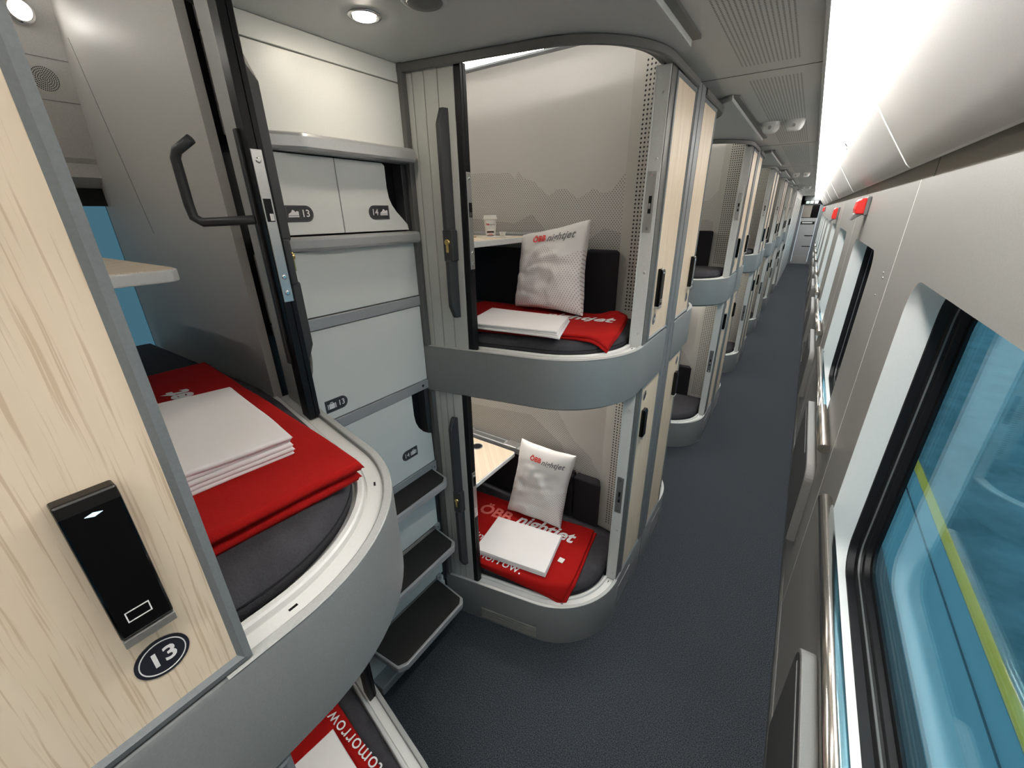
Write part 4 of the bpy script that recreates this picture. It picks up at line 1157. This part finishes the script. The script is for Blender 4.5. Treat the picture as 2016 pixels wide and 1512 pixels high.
# hand rails, fold seats, alarm handles
pos = ['nearest', 'second', 'third', 'fourth', 'fifth', 'sixth', 'seventh', 'eighth']
hr0 = fs0 = None
for j in range(8):
    y1 = 1.622 + (2.075 if j == 1 else PER) * j; y0 = y1 - 1.67
    h = thing('handrail', (.246, (y0 + y1) / 2, .93), f'round steel handrail under a window, {pos[j]} along the corridor', 'handrail', 'steel handrails under the windows')
    MB().tube([(.246, y0, .938), (.246, y1, .938)], .0215, 24).build('bar', M['steel'], h)
    for yy in (y0 + .06, y1 - .010):
        MB().tube([(.246, yy, .930), (.275, yy, .925)], .008, 10).build('bracket', M['steel'], h)
for j in range(8):
    ya, yb = .16 + PER * j, 1.19 + (2.07 if j == 1 else PER) * j
    ya = yb - 1.03
    f_ = thing('fold_seat', (.25, (ya + yb) / 2, .27), f'anthracite folding seat flap on the wall, {pos[j]} along the corridor', 'folding seat', 'folding seats under the windows')
    body = [(ya, .27), (yb, .27)] + [(yb - .08 + .08 * cos(pi / 2 * q / 8), .63 + .08 * sin(pi / 2 * q / 8)) for q in range(9)] + [(ya + .08 - .08 * sin(pi / 2 * q / 8), .63 + .08 * cos(pi / 2 * q / 8)) for q in range(9)]
    MB().prism(body, .2325, .274, 'x').build('seat_frame', M['seatf'], f_, bevel=.004)
    face = [(ya + .012 + (p[0] - ya) * (1 - .024 / 1.03), .275 + (p[1] - .27) * .975) for p in body]
    fc = MB().prism(face, .2305, .234, 'x').build('seat_face', M['seat'], f_, bevel=.001)
    MB().box(.2300, .2310, ya + .28, yb - .055, .656, .668).build('grip_slot', M['lip'], fc)
    MB().box(.2298, .2310, yb - .055, yb - .03, .652, .672).build('slot_end', M['black'], fc)
    struct(MB().box(.2705, .2725, yb + .05, yb + .056, .05, .26).build('trim_%d' % (40 + j), M['white']))
def alarm(label, y0, y1, z0, z1):
    a_ = thing('alarm_handle', (W, (y0 + y1) / 2, z0), label, 'alarm', 'red emergency handles on the window wall')
    MB().box(W - .020, W, y0 - .012, y1 + .006, z0 + .012, z1 + .018).build('backplate', M['greyp'], a_, bevel=.006)
    MB().prism([(W - .018, z0 + .02), (W - .060, z0 + .022), (W - .066, z0 + .05), (W - .060, z1 - .004), (W - .045, z1 + .008), (W - .018, z1 + .008)], y0, y1, 'y').build('cover', M['redp'], a_, bevel=.006)
    MB().prism([(W - .020, z0 + .020), (W - .062, z0 + .024), (W - .075, z0 - .012), (W - .068, z0 - .016), (W - .040, z0 + .006)], y0 + .01, y1 - .008, 'y').build('pull_bar', M['greyp'], a_, bevel=.003)
    return a_
alarm('red emergency pull box on the wall above the second window, nearest of the red boxes', 3.40, 3.58, 1.850, 1.950)
alarm('red emergency pull box farther along the window wall, second of the red boxes', 6.95, 7.12, 1.765, 1.905)
alarm('small red emergency pull box far down the window wall near the end door', 15.2, 15.55, 1.83, 1.95)
sc_ = MB()
for (y, z) in ((2.14, 1.672), (2.12, 1.655), (2.17, 1.582)): sc_.lathe((W, y, z), [(.004, 0), (.004, -.002), (.002, -.003)], 10, 'x')
struct(sc_.build('trim_50', M['chrome']))
# domed fixtures on the corridor ceiling
for k in range(3):
    for j, xx in enumerate((-.300, -.185)):
        d = thing('ceiling_fixture', (xx, 3.10 + 4.26 * k, 2.36), ('left' if j == 0 else 'right') + ' one of a pair of white domed fixtures under the corridor ceiling, ' + ['nearest pair', 'middle pair', 'farthest pair'][k], 'ceiling fixture', 'white domed ceiling fixtures')
        q = Vector((xx, 3.10 + 4.26 * k, 2.3598)); mb = MB()
        def dome(u, v):
            a = u * 2 * pi; r = 1 - v
            px, py = cos(a), sin(a); m_ = max(abs(px), abs(py)); sq = .6
            px, py = px * (1 - sq) + px / m_ * sq * .85, py * (1 - sq) + py / m_ * sq * .85
            return (q.x + px * .052 * (.35 + .65 * sqrt(r)) * (1 if r > 0 else 0), q.y + py * .065 * (.35 + .65 * sqrt(r)) * (1 if r > 0 else 0) - .02 * v, q.z - .045 * (v ** .5) * (1.25 if py < .3 else .9))
        mb.grid(dome, [i_ / 28 for i_ in range(29)], [0, .15, .4, .7, .9, 1]); merge(mb.build('dome', M['white'], d, fixn=False))
        MB().lathe((q.x, q.y - .062, q.z - .030), [(.008, .002), (.008, -.002)], 14, 'y').build('lens', M['chrome'], d)

# ------------------------------------------------------------------ far end of the corridor
YE = 19.4
struct(MB().box(-.46, -.43, 13.42, 20.1, 0, 2.36).build('wall_end_side', M['white']))
mb = MB()
for yy in (14.2, 15.2, 16.2, 17.2, 18.2): mb.box(-.431, -.424, yy, yy + .05, .05, 2.2)
struct(mb.build('trim_60', M['frame']))
struct(MB().box(-.46, -.34, YE, YE + .06, 0, 2.46).box(.17, .30, YE, YE + .06, 0, 2.46).box(-.46, .30, YE, YE + .06, 2.06, 2.46).build('wall_end', M['frame']))
dr = struct(MB().box(-.335, .165, YE + .02, YE + .05, .01, 1.62).build('door_1', M['rail']))
MB().box(-.335, .165, YE + .03, YE + .04, 1.62, 2.06).build('door_glass', M['gloss'], dr)
MB().box(-.30, .12, YE + .012, YE + .022, 1.40, 1.50).build('door_handle', M['black'], dr)
MB().box(-.26, .05, YE + .008, YE + .012, 1.44, 1.475).build('door_sticker', M['white'], dr)
for z in (.62, 1.0): MB().box(-.1, .16, YE + .014, YE + .02, z, z + .03).build('door_groove', M['black'], dr)
MB().box(-.335, .165, YE + .012, YE + .02, .02, .30).build('kick_panel', M['alu'], dr)
MB().box(-.335, -.06, YE + .024, YE + .029, 1.64, 2.05).build('view_through', M['recess'], dr)
es = thing('exit_sign', (-.1, YE - .02, 2.10), 'black sign box with lit green and red pictograms over the end door', 'sign')
MB().box(-.34, .16, YE - .03, YE - .002, 2.085, 2.20).build('sign_box', M['gloss'], es, bevel=.004)
for x0, mname in ((-.28, 'green'), (-.16, 'green'), (-.02, 'rsign')):
    MB().box(x0, x0 + .10, YE - .034, YE - .030, 2.10, 2.185).build('pictogram', M[mname], es)
mb = MB(); mb.prism([(-.14, 2.14), (-.11, 2.175), (-.08, 2.14), (-.10, 2.14), (-.10, 2.11), (-.12, 2.11), (-.12, 2.14)], YE - .036, YE - .0345, 'y')
mb.prism([(-.262, 2.115), (-.25, 2.115), (-.235, 2.14), (-.225, 2.115), (-.212, 2.115), (-.222, 2.16), (-.25, 2.165)], YE - .036, YE - .0345, 'y')
mb.build('arrow', M['printw'], es)

# ------------------------------------------------------------------ station platform outside
pf = thing('platform', (0, 9, -.7), 'blue-grey station platform seen through the window with a yellow safety line', 'platform')
MB().box(.62, 26, -14, 60, -1.0, -.70).build('slab', M['platform'], pf)
MB().box(1.462, 1.535, -14, 60, -.70, -.697).build('safety_line', M['yellow'], pf)
MB().box(1.335, 1.347, -14, 60, -.70, -.6985).build('slab_joint', M['joint'], pf)
mb = MB()
for xx in (.80, .99): mb.box(xx, xx + .012, -14, 60, -.70, -.696)  # pale raised lines along the near part of the platform
mb.build('edge_line', M['printw'], pf)

# ------------------------------------------------------------------ daylight, camera, output look
w = bpy.data.worlds.new('World'); S.world = w; w.use_nodes = True
bg = w.node_tree.nodes['Background']; bg.inputs[0].default_value = (.74, .90, 1.0, 1); bg.inputs[1].default_value = .58

cam = bpy.data.cameras.new('Camera'); co_ = bpy.data.objects.new('Camera', cam); COL.objects.link(co_)
yaw, pit, rol = radians(34.41975733), radians(22.46613493), radians(.87780202)
fw = Vector((-sin(yaw) * cos(pit), cos(yaw) * cos(pit), -sin(pit))); r0 = Vector((cos(yaw), sin(yaw), 0)); d0 = fw.cross(r0)
rr_ = r0 * cos(rol) + d0 * sin(rol); dd_ = -r0 * sin(rol) + d0 * cos(rol)
mw = Matrix.Identity(4)
for i in range(3):
    mw[i][0] = rr_[i]; mw[i][1] = -dd_[i]; mw[i][2] = -fw[i]
mw[0][3], mw[1][3], mw[2][3] = 0, 0, 1.9
co_.matrix_world = mw
cam.sensor_fit = 'HORIZONTAL'; cam.sensor_width = 36; cam.lens = 808.57 / 2016 * 36; cam.clip_start = .01; cam.clip_end = 200
S.camera = co_
vs_ = S.view_settings; vs_.view_transform = 'Standard'; vs_.look = 'None'; vs_.exposure = 1.75; vs_.gamma = 1.0; vs_.use_curve_mapping = False
S.cycles.use_denoising = True
S.cycles.use_adaptive_sampling = True; S.cycles.adaptive_threshold = .05
S.cycles.max_bounces = 7; S.cycles.diffuse_bounces = 4; S.cycles.transparent_max_bounces = 12
S.cycles.sample_clamp_indirect = 4.0
